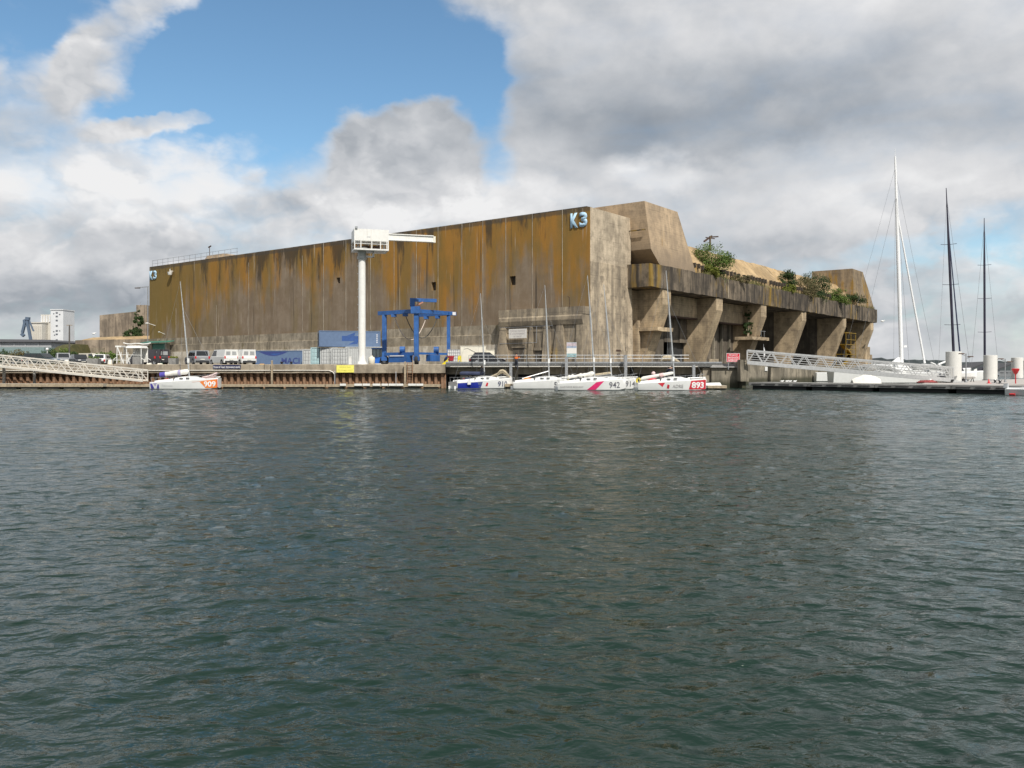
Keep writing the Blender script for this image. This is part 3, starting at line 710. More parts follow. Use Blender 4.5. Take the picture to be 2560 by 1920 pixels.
# flak towers
def tower(poly, pb, p0, p1, mat, name='tower'):
    f = lambda z: p1 - .10 * (z - 16)
    n_ = len(poly)
    vs = [(f(z), s_, z) for s_, z in poly] + [(p0, s_, z) for s_, z in poly]
    return bp(name, M().add(vs, [tuple(range(n_)), tuple(range(n_, 2 * n_))[::-1]] + [(i, n_ + i, n_ + (i + 1) % n_, (i + 1) % n_) for i in range(n_)]), mat)
tower([(9.75, 24.2), (19.3, 24.15), (21.6, 19.6), (23.4, 15.95), (12.5, 15.95), (10.35, 17.9)], 0, -15, 3.1, C_TOWER)
bp('tower_dark_crack', M().box(-6, 2.45, 9.68, 9.79, 20.35, 20.50), C_CORN)  # added dark raised strip in place of a crack, no moulding here
tower([(103.7, 24.1), (111.9, 24.1), (115.4, 20.0), (118.4, 15.95), (103.2, 15.95)], 0, -6.5, 3.1, C_TOWER2)
bp('parapet_block', M().hexa([(.6, 96.5, 15.9), (2.9, 96.5, 15.9), (2.9, 101, 15.9), (.6, 101, 15.9)], [(.6, 97, 18.6), (1.8, 97, 18.6), (1.8, 100, 18.6), (.6, 100, 18.6)]), C_ROOF)
# stepped end wall
for (a, b, zt, p1) in ((117.1, 119.0, 8.4, 1.5), (119.02, 120.6, 7.2, 1.6), (120.62, 122.0, 5.4, 1.7)):
    bp('end_wall', M().box(-8, p1, a, b, 2.0, zt), C_FIN)
bp('end_rail', M().tube((1.0, 117.4, 8.4), (1.0, 117.4, 9.3), .05).tube((1.0, 118.8, 8.4), (1.0, 118.8, 9.3), .05).tube((1.0, 117.4, 9.25), (1.0, 118.8, 9.25), .05), RUST_D)
# roof mast behind the first shrub
bp('roof_mast', M().tube((-.2, 35.6, 20.7), (-.2, 35.6, 23.0), .16, 8), C_CORN)
bp('roof_mast_arm', M().bar((-.2, 33.4, 21.9), (-.2, 36.2, 23.1), .22, .22).bar((-.2, 35.3, 22.8), (-.2, 38.6, 23.3), .16, .2).bar((-.2, 34.0, 22.6), (-.2, 37.3, 22.8), .1, .14), RUST_D)

# quay wall in front of the pens
qw = thing('pen_quay_wall', 'tide stained concrete quay wall under the aluminium gangway', 'quay wall', (CX, CY, 0), math.degrees(math.atan2(AP[1], AP[0])))
for i in range(14):
    a = 9 + i * 8.2
    M().box(11.6, 12.15 + .06 * (i % 2), a + .03, a + 8.17, -2, 2.58).build('wall_block', C_WET, qw)
M().box(12.22, 12.27, 26.3, 27.3, 1.75, 2.35).build('notice', WHITE, qw)

# ------------------------------------------------------------------ shrubs
def leaves(rnd, clumps, count, size, flat=1.0):
    m_ = M(); vs = []; fs = []
    tot = sum(c[3] * c[4] * c[5] for c in clumps)
    for (cx, cy, cz, rx, ry, rz) in clumps:
        for _ in range(max(12, int(count * rx * ry * rz / tot))):
            d = Vector((rnd.gauss(0, 1), rnd.gauss(0, 1), rnd.gauss(0, 1))).normalized()
            q = .35 + .7 * rnd.random() ** .6
            c = Vector((cx + d.x * rx * q, cy + d.y * ry * q, cz + d.z * rz * q))
            nrm = (d + Vector((rnd.gauss(0, .6), rnd.gauss(0, .6), rnd.gauss(0, .6)))).normalized()
            a = nrm.orthogonal().normalized(); b = nrm.cross(a)
            t = rnd.uniform(0, 6.28); a, b = a * math.cos(t) + b * math.sin(t), b * math.cos(t) - a * math.sin(t)
            L = size * rnd.uniform(.6, 1.4)
            o = len(vs)
            vs += [c - a * L, c + b * L * .45, c + a * L, c - b * L * .45]
            fs.append((o, o + 1, o + 2, o + 3))
    return m_.add(vs, fs)
def shrub(name, label, cat, loc, w, h, mat, seed, count=900, size=.2, depth=None, group=None, stem=True, hang=False):
    rnd = random.Random(seed); t = thing(name, label, cat, loc, 0, group)
    depth = depth or w * .6
    cl = []
    for i in range(16):
        cx = rnd.uniform(-.5, .5) * w * .85; hz = rnd.uniform(.12, .88)
        r_ = rnd.uniform(.15, .26) * min(w, h * 1.3)
        cl.append((cx, rnd.uniform(-.5, .5) * depth * .6, h * hz * (1 - .5 * abs(cx) / w), r_ * 1.1, r_ * .9, r_ * .9))
    for i in range(18):      # straggling twigs round the outline
        a_ = rnd.uniform(0, 3.1416); r_ = rnd.uniform(.05, .10) * min(w, h)
        cl.append((math.cos(a_) * w * rnd.uniform(.42, .58), rnd.uniform(-.4, .4) * depth, h * (.25 + math.sin(a_) * rnd.uniform(.55, .80)), r_ * 1.3, r_, r_ * 1.2))
    leaves(rnd, cl, int(count * 3.4), size * .60).build('foliage', mat, t, recalc=False)
    if stem:
        m_ = M()
        for i in range(4):
            e = cl[i]; m_.tube((jit(rnd, .15), 0, -.05), (e[0] * .8, e[1] * .8, e[2]), .07 * h / 3, 5, .02)
        m_.build('stem', WOOD, t)
    return t
GV = 'shrubs growing on the bunker cornice'
def on_cornice(name, label, p, s_, z, *a, **k_):
    q = bw(p, s_); return shrub(name, label, 'shrub', (q[0], q[1], z), *a, group=GV, **k_)
on_cornice('shrub', 'largest bright green shrub on the bunker cornice beside the tan tower', 1.9, 31.5, 15.3, 6.2, 5.8, LEAF_A, 1, count=2800, size=.2)
on_cornice('shrub', 'small yellowish shrub below the largest green shrub on the cornice', 2.8, 28.4, 15.7, 3.0, 1.7, LEAF_Y, 2, count=700, size=.17)
on_cornice('shrub', 'dark green shrub standing alone halfway along the golden roof slope', 1.9, 63.2, 16.2, 3.4, 3.8, LEAF_D, 3, count=1300)
on_cornice('shrub', 'low yellow shrub hanging over the cornice edge under the dark shrub', 3.0, 61.6, 15.7, 2.6, 1.6, LEAF_Y, 4, count=600, size=.17)
on_cornice('shrub', 'dry brownish shrub left of the biggest shrub by the far tower', 2.2, 71.8, 15.6, 5.0, 3.8, LEAF_B, 5, count=1300)
on_cornice('shrub', 'big round dark green shrub in front of the far flak tower', 2.0, 79.0, 15.6, 6.4, 5.4, LEAF_D, 6, count=2200)
on_cornice('shrub', 'green shrub creeping over the block beside the far flak tower', 2.9, 90.0, 15.6, 5.0, 3.0, LEAF_A, 7, count=1300)
on_cornice('shrub', 'rightmost low shrub at the foot of the far flak tower', 2.9, 101.8, 15.6, 5.5, 3.0, LEAF_D, 8, count=1300)
q = bw(1.2, 47.6); shrub('ivy', 'dark ivy hanging down beside the third concrete fin', 'ivy', (q[0], q[1], 7.3), 1.3, 5.6, LEAF_D, 9, count=1500, size=.16, depth=.6)
q = bw(3.2, 39); shrub('shrub', 'wispy grey green growth on the cornice between the two largest shrubs', 'shrub', (q[0], q[1], 15.7), 3.2, 1.3, LEAF_B, 10, count=500, size=.16, group=GV)

# weeds along the cornice edge
def weeds():
    rnd = random.Random(77); m_ = M(); vs = []; fs = []
    for _ in range(5200):
        s_ = rnd.uniform(24, 118)
        dens = .5 + .5 * math.sin(s_ * .55 + 1.2) * math.sin(s_ * .17)
        if rnd.random() > dens ** 1.5 + .08: continue
        p = rnd.uniform(2.15, 3.45); q = bw(p, s_); h_ = rnd.uniform(.15, .75) * (.5 + dens); z = 15.85
        a = rnd.uniform(0, 6.28); w_ = .05; dx, dy = math.cos(a) * w_, math.sin(a) * w_; lx, ly = rnd.gauss(0, .22), rnd.gauss(0, .22)
        o = len(vs); vs += [(q[0] - dx, q[1] - dy, z), (q[0] + dx, q[1] + dy, z), (q[0] + lx, q[1] + ly, z + h_)]; fs.append((o, o + 1, o + 2))
    return m_.add(vs, fs)
o = weeds().build('cornice_weeds', foliage_mat('weed', (.12, .13, .045), (.20, .18, .07), (.08, .10, .03)), recalc=False); tag(o, 'dry weeds and grass along the cornice edge', 'weeds', kind='stuff')
# ------------------------------------------------------------------ quay wall with steel sheet piles
QX1 = -7.1
q = thing('quay_wall', 'long concrete capped quay wall of rusty steel sheet piles', 'quay wall', (-60, 90, 0))
xs = [-130, -112, -94, -78, -62, -50.5, -42.5, -34.3, -26.4, -18.2, QX1]
for a, b in zip(xs[:-1], xs[1:]):
    rnd = random.Random(int(a)); n_ = 12; rings = []
    for i in range(n_ + 1):
        x_ = a + .03 + (b - a - .05) * i / n_
        rings.append([(x_, 90.0 + jit(rnd, .012), 1.60 + jit(rnd, .02)), (x_, 90.0 + jit(rnd, .012), 2.47), (x_, 90.05, 2.53 + jit(rnd, .012)), (x_, 91.3, 2.53), (x_, 91.3, 1.6)])
    M().loft(rings, smooth=False).build('cap_beam', C_QUAY, q, world=True)
pile = M().prism([(-.353, .34), (-.20, .34), (-.13, -.06), (.13, -.06), (.20, .34), (.353, .34), (.353, .40), (-.353, .40)], 'z', -2.0, 1.62).mesh('sheet_pile', RUST)
for i in range(76):
    o = link('sheet_pile', pile, q); o.location = (QX1 - .36 - i * .705 + 60, .42, 0)
M().box(-130, -61, 90.7, 91.0, -2, 1.6).build('sheet_pile_backing', RUST_D, q, world=True)
# hose along the cap
rnd = random.Random(4); pts = [(wx(-20 + i * 33, 89.9), 89.93, 1.87 + jit(rnd, .012)) for i in range(26)] + [(wx(823, 89.9), 89.93, 1.86), (wx(832, 89.9), 89.93, 1.70), (wx(836, 89.9), 89.93, 1.45)]
h = thing('hose', 'pale hose running along the quay wall below its edge', 'hose', (-30, 89.93, 1.8)); M().path(pts, .055, 6).build('tube', ALU_W, h, world=True)
# posts standing against the wall
def post(px_, y0, y1, Y, w, mat, label, name='fender_post'):
    t = thing(name, label, 'post', (wx(px_, Y), Y, wz(y1, Y)), 0, 'posts against the quay')
    zt = wz(y0, Y) - wz(y1, Y)
    M().box(-w / 2, w / 2, -w / 2, w / 2, -.8, zt).build('shaft', mat, t)
    M().hexa([(-w * .6, -w * .6, zt), (w * .6, -w * .6, zt), (w * .6, w * .6, zt), (-w * .6, w * .6, zt)], [(-w * .3, -w * .3, zt + .08), (w * .3, -w * .3, zt + .08), (w * .3, w * .3, zt + .08), (-w * .3, w * .3, zt + .08)]).build('cap', mat, t)
post(680, 903, 962, 89.6, .17, WOOD, 'grey timber post on the quay wall left of the yellow sign')
post(837, 930, 962, 89.6, .10, GALV, 'thin steel post below the left edge of the yellow sign')
post(990, 931, 962, 89.6, .09, GALV, 'thin steel post just left of the quay ladder')
post(1013, 906, 962, 89.5, .20, WOOD, 'pale timber post touching the quay ladder')
post(86, 922, 962, 88.9, .19, C_GREY, 'grey post under the white gangway')
post(10, 905, 966, 88.6, .22, C_GREY, 'dark leaning post at the left edge under the gangway')
# ladder
l = thing('quay_ladder', 'rusty steel ladder hanging on the quay wall by a timber post', 'ladder', (wx(1025, 89.8), 89.8, 0))
for d in (-.27, .27): M().bar((d, 0, .35), (d, 0, 2.75), .06, .06).build('rail', RUST, l)
for i in range(9): M().tube((-.27, 0, .5 + i * .27), (.27, 0, .5 + i * .27), .022, 6).build('rung', RUST, l)
# ------------------------------------------------------------------ signs on the quay
def sign(name, label, loc, w, h, mat, lines, tmat, border=None, rz=0, post_=None, tex=None):
    t = thing(name, label, 'sign', loc, rz)
    M().box(-w / 2, w / 2, 0, .04, -h / 2, h / 2).build('panel', mat, t)
    if border: 
        e = .035
        m_ = M()
        for a, b, c, d in ((-w/2, w/2, h/2 - e, h/2), (-w/2, w/2, -h/2, -h/2 + e), (-w/2, -w/2 + e, -h/2 + e, h/2 - e), (w/2 - e, w/2, -h/2 + e, h/2 - e)): m_.box(a, b, -.006, -.001, c, d)
        m_.build('border', border, t)
    for (txt, zc, tw, th) in lines: text_mesh('lettering', txt, tmat, t, (0, -.008, zc), width=tw, height=th, bold=.012)
    if post_: 
        for dx in (-w * .35, w * .35): M().box(dx - .04, dx + .04, .045, .12, -h / 2 - post_, h / 2 - .05).build('post', GALV, t)
    return t
P_BLUE = pmat('sign_blue', (.018, .022, .07), .5); P_YEL = pmat('sign_yellow', (.86, .80, .16), .5, var=.03); P_OLIVE = pmat('sign_olive_text', (.60, .55, .12), .6)
P_WHITE = pmat('sign_white', (.72, .69, .64), .6, var=.04); P_FADED = pmat('faded_letter', (.48, .44, .43), .7); P_RED = pmat('sign_red', (.62, .02, .045), .45); P_LTW = pmat('sign_letter_white', (.75, .74, .74), .6)
sign('quay_sign', 'dark blue sign with white lettering on the quay wall below the white vans', (wx(567, 89.9), 89.90, wz(917, 90)), 2.95, .42, P_BLUE, [('Ponton de Travail  Stationnement interdit', -.02, 2.8, .23)], P_LTW)
sign('quay_sign', 'yellow two line sign on the quay wall left of the white crane', (wx(863, 89.9), 89.90, wz(922, 90)), 1.86, .78, P_YEL, [('PONTON DE TRAVAIL', .17, 1.25, .17), ('STATIONNEMENT INTERDIT', -.17, 1.65, .17)], P_OLIVE)
a_ = bw(-9.8, -1.98)
sign('wall_sign', 'white sign with faded lettering on the dark annex wall of the bunker', (a_[0], a_[1], 6.62), 2.9, 1.22, P_WHITE, [('PONTON TRAVAUX', .34, 2.4, .24), ('STATIONNEMENT', -.02, 2.5, .24), ('INTERDIT', -.38, 1.3, .2)], P_FADED, rz=math.degrees(math.atan2(AP[1], AP[0])))
sign('warning_sign', 'red and white no fishing sign beside the aluminium gangway', (wx(1833, 89.5), 89.5, wz(894, 89.5)), 1.40, .93, P_RED, [('PÊCHE ET', .28, .95, .21), ('BAIGNADE', .0, 1.12, .21), ('INTERDITES', -.28, 1.12, .21)], P_LTW, P_LTW, post_=.8)
# information panel
t = thing('information_panel', 'upright information board with blue sea picture behind the jetty railing', 'sign', (wx(1429, 98), 98, ZQ))
zb, zt = wz(893, 98) - ZQ, wz(856, 98) - ZQ
M().box(-.58, .58, 0, .05, zb, zt).build('panel', P_WHITE, t)
for c, a, b in (((.30, .36, .46), .62, 1.0), ((.20, .36, .38), .02, .26), ((.50, .42, .45), .75, .97)):
    M().box(-.56, .56, -.006 if a != .75 else -.012, -.002, zb + (zt - zb) * a, zb + (zt - zb) * b - .02).build('printed_band', pmat('print_%d' % int(a * 100), c, .5, var=.25, scale=3), t)
for dx in (-.5, .5): M().tube((dx, .08, -.05), (dx, .08, zt), .04, 6).build('leg', GALV, t)
# ------------------------------------------------------------------ jetty on the right part of the quay
j = thing('jetty', 'grey railed jetty on concrete piers behind the moored racing boats', 'jetty', (8, 91, 0))
JX0, JX1 = QX1 + .02, 22.4
M().box(JX0, JX1, 90.2, 94.3, 2.42, 2.74).build('deck', C_GREY, j, world=True)
M().box(JX0, JX1, 90.05, 90.19, 2.62, 2.80).build('edge_channel', GALV, j, world=True)
M().box(JX0, JX1, 90.10, 90.19, 2.24, 2.60).build('edge_plate', pmat('dark_grating', (.13, .13, .125), .7, .2, var=.3, scale=8), j, world=True)
M().path([(JX0 + .5 + i * 2.2, 90.02, 2.27 + .02 * (i % 2)) for i in range(13)], .035).build('pipe', ALU_W, j, world=True)
for i, (a, b) in enumerate(zip((JX0, -2.0, 3.2, 8.0, 12.9, 17.6), (-2.05, 3.15, 7.95, 12.85, 17.55, JX1))):
    M().box(a, b, 91.4, 92.2, 1.45, 2.42).build('girder', C_QUAY, j, world=True)
for x_, w_ in ((-5.0, 1.2), (-.1, 1.5), (3.6, .7), (8.0, .8), (12.8, .9), (17.8, .8), (21.9, .8)):
    M().box(x_ - w_ / 2, x_ + w_ / 2, 91.3, 92.4, -2, 1.45).build('pier', C_WET, j, world=True)
M().box(JX0, JX1, 94.05, 94.3, -2, 2.4).build('back_wall', C_WET, j, world=True)
for i in range(26):
    x_ = wx(1172, 90.1) + i * 1.03
    if x_ > 18.9: continue
    M().bar((x_, 90.12, 2.5), (x_, 90.12, 3.5), .05, .05).build('rail_post', GALV, j, world=True)
for zz in (3.5, 3.15): M().tube((wx(1172, 90.1), 90.12, zz), (18.9, 90.12, zz), .03, 6).build('handrail', GALV, j, world=True)
for i in range(9):   # slatted fender screen under the deck, right half
    M().box(10.3 + i * .9, 10.9 + i * .9, 91.2, 91.3, .6, 1.42).build('fender_slat', DARK, j, world=True)
# steel guide piles of the mooring
for px_, y0, lab in ((1277, 908, 'leftmost steel guide pile of the mooring, beside the beige sail cover'), (1416, 893, 'tall steel guide pile in front of the information board'),
                     (1564, 888, 'tall steel guide pile right of the two middle boats'), (1734, 912, 'rightmost steel guide pile, beside the red numbered boat')):
    Y = 89.3; t = thing('guide_pile', lab, 'pile', (wx(px_, Y), Y, 0), 0, 'steel guide piles along the jetty')
    zt = wz(y0, Y)
    M().box(-.15, .15, -.15, -.10, -2, zt).box(-.15, .15, .10, .15, -2, zt).box(-.05, .05, -.10, .10, -2, zt).build('beam', GALV, t)
    M().box(-.17, .17, -.17, .17, zt, zt + .03).build('cap_plate', GALV, t)
t = thing('fender', 'black tyre fender column hanging from the jetty girder', 'fender', (wx(1579, 90.8), 90.8, 1.2))
for i in range(4): M().lathe([(.10, 0), (.22, .04), (.25, .12), (.22, .20), (.10, .24)], 12, (0, 0, .1 + i * .25)).build('tyre', DARK, t)
M().tube((0, 0, -.1), (0, 0, 1.3), .04).build('chain', RUST_D, t)
# ------------------------------------------------------------------ pontoons
PON_DECK = pmat('pale_deck_boards', (.50, .45, .37), .8, var=.15, scale=5, streak=.2)
def pontoon(label, x0, x1, y0, y1, z0, z1, mat, group='floating pontoons along the quay', floats=4, boards=False, planks=0):
    t = thing('floating_pontoon', label, 'pontoon', ((x0 + x1) / 2, (y0 + y1) / 2, 0), 0, group)
    M().box(x0, x1, y0, y1, z0, z1).build('deck', mat, t, world=True)
    M().box(x0, x1, y0 - .05, y0 - .003, z0 - .02, z1 - .02).build('rubbing_strake', WOOD, t, world=True)
    w_ = (x1 - x0) / floats
    for i in range(floats):
        M().box(x0 + (i + .12) * w_, x0 + (i + .88) * w_, y0 + .06, y1 - .06, -.35, z0 - .003).build('float', DARK if i % 2 else pmat('float_grey', (.05, .05, .045), .8), t, world=True)
    return t
Y0 = 86.4
pontoon('wide pale pontoon at the left edge under the gangway', wx(-60, Y0), wx(258, Y0), 86.4, 88.6, .22, .52, PON_DECK, floats=6)
pontoon('narrow pontoon between the wide pontoon and the orange numbered boat', wx(260, 87.2), wx(392, 87.2), 87.2, 88.5, .20, .46, WOOD, floats=3)
pontoon('narrow wooden pontoon behind the orange numbered boat', wx(393, 87.2), wx(812, 87.2), 87.3, 88.5, .20, .44, WOOD, floats=8)
t = pontoon('narrow wooden pontoon with white fender boards under the yellow sign', wx(814, 87.2), wx(1100, 87.2), 87.3, 88.5, .20, .44, WOOD, floats=6)
for a, b in ((850, 865), (886, 905), (907, 925), (932, 951), (954, 970), (972, 990), (991, 1008), (1021, 1040), (1041, 1058)):
    M().box(wx(a, 87.2), wx(b, 87.2), 87.12, 87.24, .30, .52).build('fender_board', WHITE, t, world=True)
pontoon('low floating pontoon behind the row of moored racing boats', wx(1262, 87.2), wx(1800, 87.2), 87.0, 88.8, .22, .50, PON_DECK, floats=10)
t = pontoon('short pale finger pontoon right of the red numbered boat', wx(1764, 83), wx(1812, 83), 82.2, 83.6, .18, .42, PON_DECK, floats=2)
M().hexa([(wx(1764, 82.5), 82.3, .43), (wx(1803, 82.5), 82.3, .43), (wx(1803, 82.5), 83.4, .43), (wx(1764, 82.5), 83.4, .43)],
         [(wx(1766, 82.5), 82.5, .66), (wx(1800, 82.5), 82.5, .70), (wx(1799, 82.5), 83.2, .70), (wx(1766, 82.5), 83.2, .66)]).build('cushion', WHITE, t, world=True)
# right-hand concrete pontoon: front run and main platform
PF = lambda tt, d=0: (24.2 + .642 * tt + .767 * d, 85.7 - .767 * tt + .642 * d)
t = thing('concrete_pontoon', 'long grey concrete pontoon in front of the aluminium gangway', 'pontoon', (30, 78, 0))
for i in range(5):
    a, b = -.2 + i * 6.6, 6.35 + i * 6.6
    c = [PF(a), PF(b), PF(b, 4), PF(a, 4)]
    M().hexa([(x_, y_, .36) for x_, y_ in c], [(x_, y_, .68) for x_, y_ in c]).build('deck_unit', C_GREY, t, world=True)
    c = [PF(a + .3, .25), PF(b - .3, .25), PF(b - .3, 3.7), PF(a + .3, 3.7)]
    M().hexa([(x_, y_, -.6) for x_, y_ in c], [(x_, y_, .357) for x_, y_ in c]).build('float', DARK, t, world=True)
    for k_ in range(4):
        a2 = a + .35 + k_ * 1.55; c = [PF(a2, -.035), PF(a2 + 1.15, -.035), PF(a2 + 1.15, -.004), PF(a2, -.004)]
        M().hexa([(x_, y_, .46) for x_, y_ in c], [(x_, y_, .54) for x_, y_ in c]).build('slot_shade_bar', pmat('slot_shade', (.05, .045, .045), .8), t, world=True)  # raised bar, dark colour stands in for shade inside a slot
t = thing('concrete_pontoon', 'broad concrete pontoon platform carrying the white mooring cylinders', 'pontoon', (52, 88, 0))
pl = [(36.5, 75.5), (40.4, 70.8), (62, 90.5), (92, 117), (76, 122), (43.0, 87.5)]
M().prism(pl, 'z', .34, .665).build('deck', pmat('platform_deck', (.42, .39, .36), .85, var=.12, scale=1.2), t, world=True)
M().prism([(x_ * .995 + .3, y_ * .995 + .4) for x_, y_ in pl], 'z', -.6, .337).build('float', DARK, t, world=True)
# ------------------------------------------------------------------ gangways
def gangway(label, A, B, hgt, wid, mat, panels, bars, chord, deck_h=.12, mirror=True):
    A = Vector(A); B = Vector(B); t = thing('gangway', label, 'gangway', tuple(A))
    d = (B - A); side = Vector((-d.y, d.x, 0)).normalized() * wid; up = Vector((0, 0, hgt))
    M().bar(A + side / 2 + Vector((0, 0, -deck_h * .2)), B + side / 2 + Vector((0, 0, -deck_h * .2)), wid * .96, .06).build('walkway', mat, t, world=True)
    for k_ in (0, 1):
        o = side * k_
        M().bar(A + o, B + o, .10, deck_h * 2).build('bottom_chord', mat, t, world=True)
        M().bar(A + o + up, B + o + up, .11, chord).build('top_chord', mat, t, world=True)
        for i in range(bars):
            zz = Vector((0, 0, deck_h + (hgt - deck_h) * (i + .7) / (bars + .4)))
            M().bar(A + o + zz, B + o + zz, .03, .035).build('rail', mat, t, world=True)
        for i in range(panels):
            a = A + d * (i / panels); m_ = A + d * ((i + .5) / panels); b = A + d * ((i + 1) / panels)
            M().bar(a + o, m_ + o + up, .055, .06).build('brace', mat, t, world=True)
            M().bar(m_ + o + up, b + o, .07, .08).build('brace', mat, t, world=True)
            if mirror: M().bar(m_ + o, m_ + o + up, .045, .05).build('post', mat, t, world=True)
        for e in (A, B): M().bar(e + o - Vector((0, 0, .1)), e + o + up, .08, .08).build('end_post', mat, t, world=True)
    return t
gangway('white truss gangway sloping down to the pontoon at the left edge', (wx(-110, 86.9), 86.9, 2.75), (wx(356, 87.0), 87.0, .80), 1.14, 1.3, ALU_W, 10, 3, .09, .10)
gangway('long grey aluminium truss gangway sloping down to the right pontoon', (24.55, 88.0, 2.72), (43.6, 83.4, .92), 1.26, 1.6, ALU, 12, 4, .16, .20, mirror=False)
t = thing('gangway_ramp', 'pale ramp plate at the foot of the aluminium gangway', 'ramp', (43.6, 83.4, .68))
M().prism([(0, .30), (1.0, .02), (1.05, 0), (-.2, 0)], 'y', -.3, 1.9).build('plate', ALU, t)
for dy in (-.1, 1.7): M().lathe([(.05, -.06), (.16, -.06), (.16, .06), (.05, .06)], 12, (-.1, dy, .17), axis='y').build('wheel', DARK, t)
# ------------------------------------------------------------------ concrete head of the right gangway
ab = thing('gangway_abutment', 'tide stained concrete abutment at the head of the aluminium gangway', 'abutment', (23, 89, 0))
M().box(wx(1779, 90), wx(1850, 90), 90.0, 94.0, -2, 2.18).build('block', C_WET, ab, world=True)
M().box(wx(1754, 91), wx(1778, 90), 90.4, 94.0, .65, 2.15).build('block', C_QUAY, ab, world=True)
M().prism([(wx(1741, 91), .6), (wx(1754, 91) - .01, .6), (wx(1754, 91) - .01, 2.1)], 'y', 90.6, 93).build('ramp_stone', C_QUAY, ab, world=True)
M().hexa([(wx(1775, 90), 89.7, 2.19), (wx(1850, 90), 89.7, 2.19), (wx(1850, 90), 94, 2.19), (wx(1775, 90), 94, 2.19)],
         [(wx(1785, 90), 90.3, 2.62), (wx(1850, 90), 90.3, 2.62), (wx(1850, 90), 94, 2.62), (wx(1785, 90), 94, 2.62)]).build('coping', C_GREY, ab, world=True)
M().hexa([(wx(1850, 88.5) + .02, 88.3, 0.72), (wx(1871, 88.5), 88.3, .72), (wx(1871, 88.5), 91, .72), (wx(1850, 88.5) + .02, 91, .72)],
         [(wx(1850, 88.5) + .02, 88.5, 3.0), (wx(1868, 88.5), 88.5, 3.0), (wx(1868, 88.5), 91, 3.0), (wx(1850, 88.5) + .02, 91, 3.0)]).build('pillar', C_WET, ab, world=True)
M().hexa([(wx(1852, 88.5), 88.5, -2), (wx(1864, 88.5), 88.5, -2), (wx(1864, 88.5), 90.4, -2), (wx(1852, 88.5), 90.4, -2)],
         [(wx(1858, 88.5), 88.7, .715), (wx(1866, 88.5), 88.7, .715), (wx(1866, 88.5), 90.4, .715), (wx(1858, 88.5), 90.4, .715)]).build('pillar_foot', C_WET, ab, world=True)
t = thing('concrete_pillar', 'tapered concrete pillar under the aluminium gangway', 'pillar', (wx(1937, 95), 95, 0))
M().hexa([(-.62, -.4, -1), (.62, -.4, -1), (.62, .9, -1), (-.62, .9, -1)], [(-.52, -.3, 2.3), (.5, -.3, 2.3), (.5, .9, 2.3), (-.52, .9, 2.3)]).build('shaft', C_WET, t)
M().box(-.6, .6, -.4, 1.0, 2.303, 2.6).build('head', C_WET, t)
t = thing('timber_crate', 'weathered timber crate on the apron beside the second concrete fin', 'crate', (wx(1783, 100), 100, ZQ))
for i in range(3): M().box(-.55, .55, -.4, .4, .02 + i * .24, .23 + i * .24).build('board', WOOD, t)
# ------------------------------------------------------------------ containers
def corrugated(m_, x0, x1, y, z0, z1, depth, pitch=.28, flip=1):
    n_ = max(2, int((x1 - x0) / pitch)); pitch = (x1 - x0) / n_; pts = []
    for i in range(n_):
        a = x0 + i * pitch; pts += [(a, 0), (a + .3 * pitch, 0), (a + .5 * pitch, depth), (a + .8 * pitch, depth)]
    pts.append((x1, 0))
    vs = [(x_, y + d * flip, z0) for x_, d in pts] + [(x_, y + d * flip, z1) for x_, d in pts]; k_ = len(pts)
    m_.add(vs, [(i, i + 1, k_ + i + 1, k_ + i) for i in range(k_ - 1)])
    return m_
def container(label, loc, rz, L, mat, dmat=None, H=2.59, W=2.44, plain=False, rods=True):
    """local x = length, doors at x = -L/2, long side faces -y"""
    t = thing('container', label, 'container', loc, rz, 'containers in the boat yard'); dmat = dmat or mat
    h = L / 2; w = W / 2
    M().box(-h + .05, h - .05, -w + .08, w - .08, .12, H - .06).build('body', mat, t)
    fr = M()
    for sx in (-1, 1):
        for sy in (-1, 1): fr.box(sx * h - .08, sx * h + .08, sy * w - .08, sy * w + .08, 0, H)
    for sy in (-1, 1):
        fr.box(-h + .08, h - .08, sy * w - .06, sy * w + .06, 0, .16); fr.box(-h + .08, h - .08, sy * w - .05, sy * w + .05, H - .12, H)
    for sx in (-1, 1): fr.box(sx * h - .06, sx * h + .06, -w + .08, w - .08, 0, .16); fr.box(sx * h - .06, sx * h + .06, -w + .08, w - .08, H - .12, H)
    fr.build('frame', mat, t)
    if not plain:
        for sy in (-1, 1): corrugated(M(), -h + .08, h - .08, sy * (w - .01), .16, H - .12, .045, flip=-sy).build('side_panel', mat, t, recalc=False)
    else:
        M().box(-h + .08, h - .08, -w - .012, -w + .05, .16, H - .12).build('side_panel', mat, t)
    M().box(-h + .08, h - .08, -w + .05, w - .05, H - .05, H - .02).build('roof_panel', mat, t)
    M().box(-h - .011, -h - .004, -w + .08, w - .08, .16, H - .12).build('door_seal', DARK, t)
    for sy in (-1, 1):
        y0, y1 = (0.01, w - .1) if sy > 0 else (-w + .1, -.01)
        d = M().box(-h - .05, -h - .012, y0 + .02, y1 - .02, .22, H - .18)
        for k_ in range(4): d.box(-h - .085, -h - .048, y0 + .06, y1 - .06, .3 + k_ * .56, .3 + k_ * .56 + .36)
        d = d.build('door', dmat, t)
        if rods:
            for f in (.3, .7): M().tube((-h - .11, y0 + (y1 - y0) * f, .14), (-h - .11, y0 + (y1 - y0) * f, H - .1), .022, 6).build('lock_rod', GALV, d)
    return t
C_BLUE = pmat('container_blue', (.115, .175, .29), .55, var=.07, streak=.15, dirt=(.06, .10, .2)); C_BLUE_D = pmat('logo_blue', (.035, .055, .20), .6, var=.1); C_BLUE_M = pmat('logo_mid_blue', (.03, .085, .27), .6)
C_LGREY = pmat('container_light_grey', (.50, .51, .50), .55, var=.06, streak=.2, dirt=(.3, .29, .26)); C_AQUA = pmat('container_pale_aqua', (.40, .56, .58), .5, var=.08)
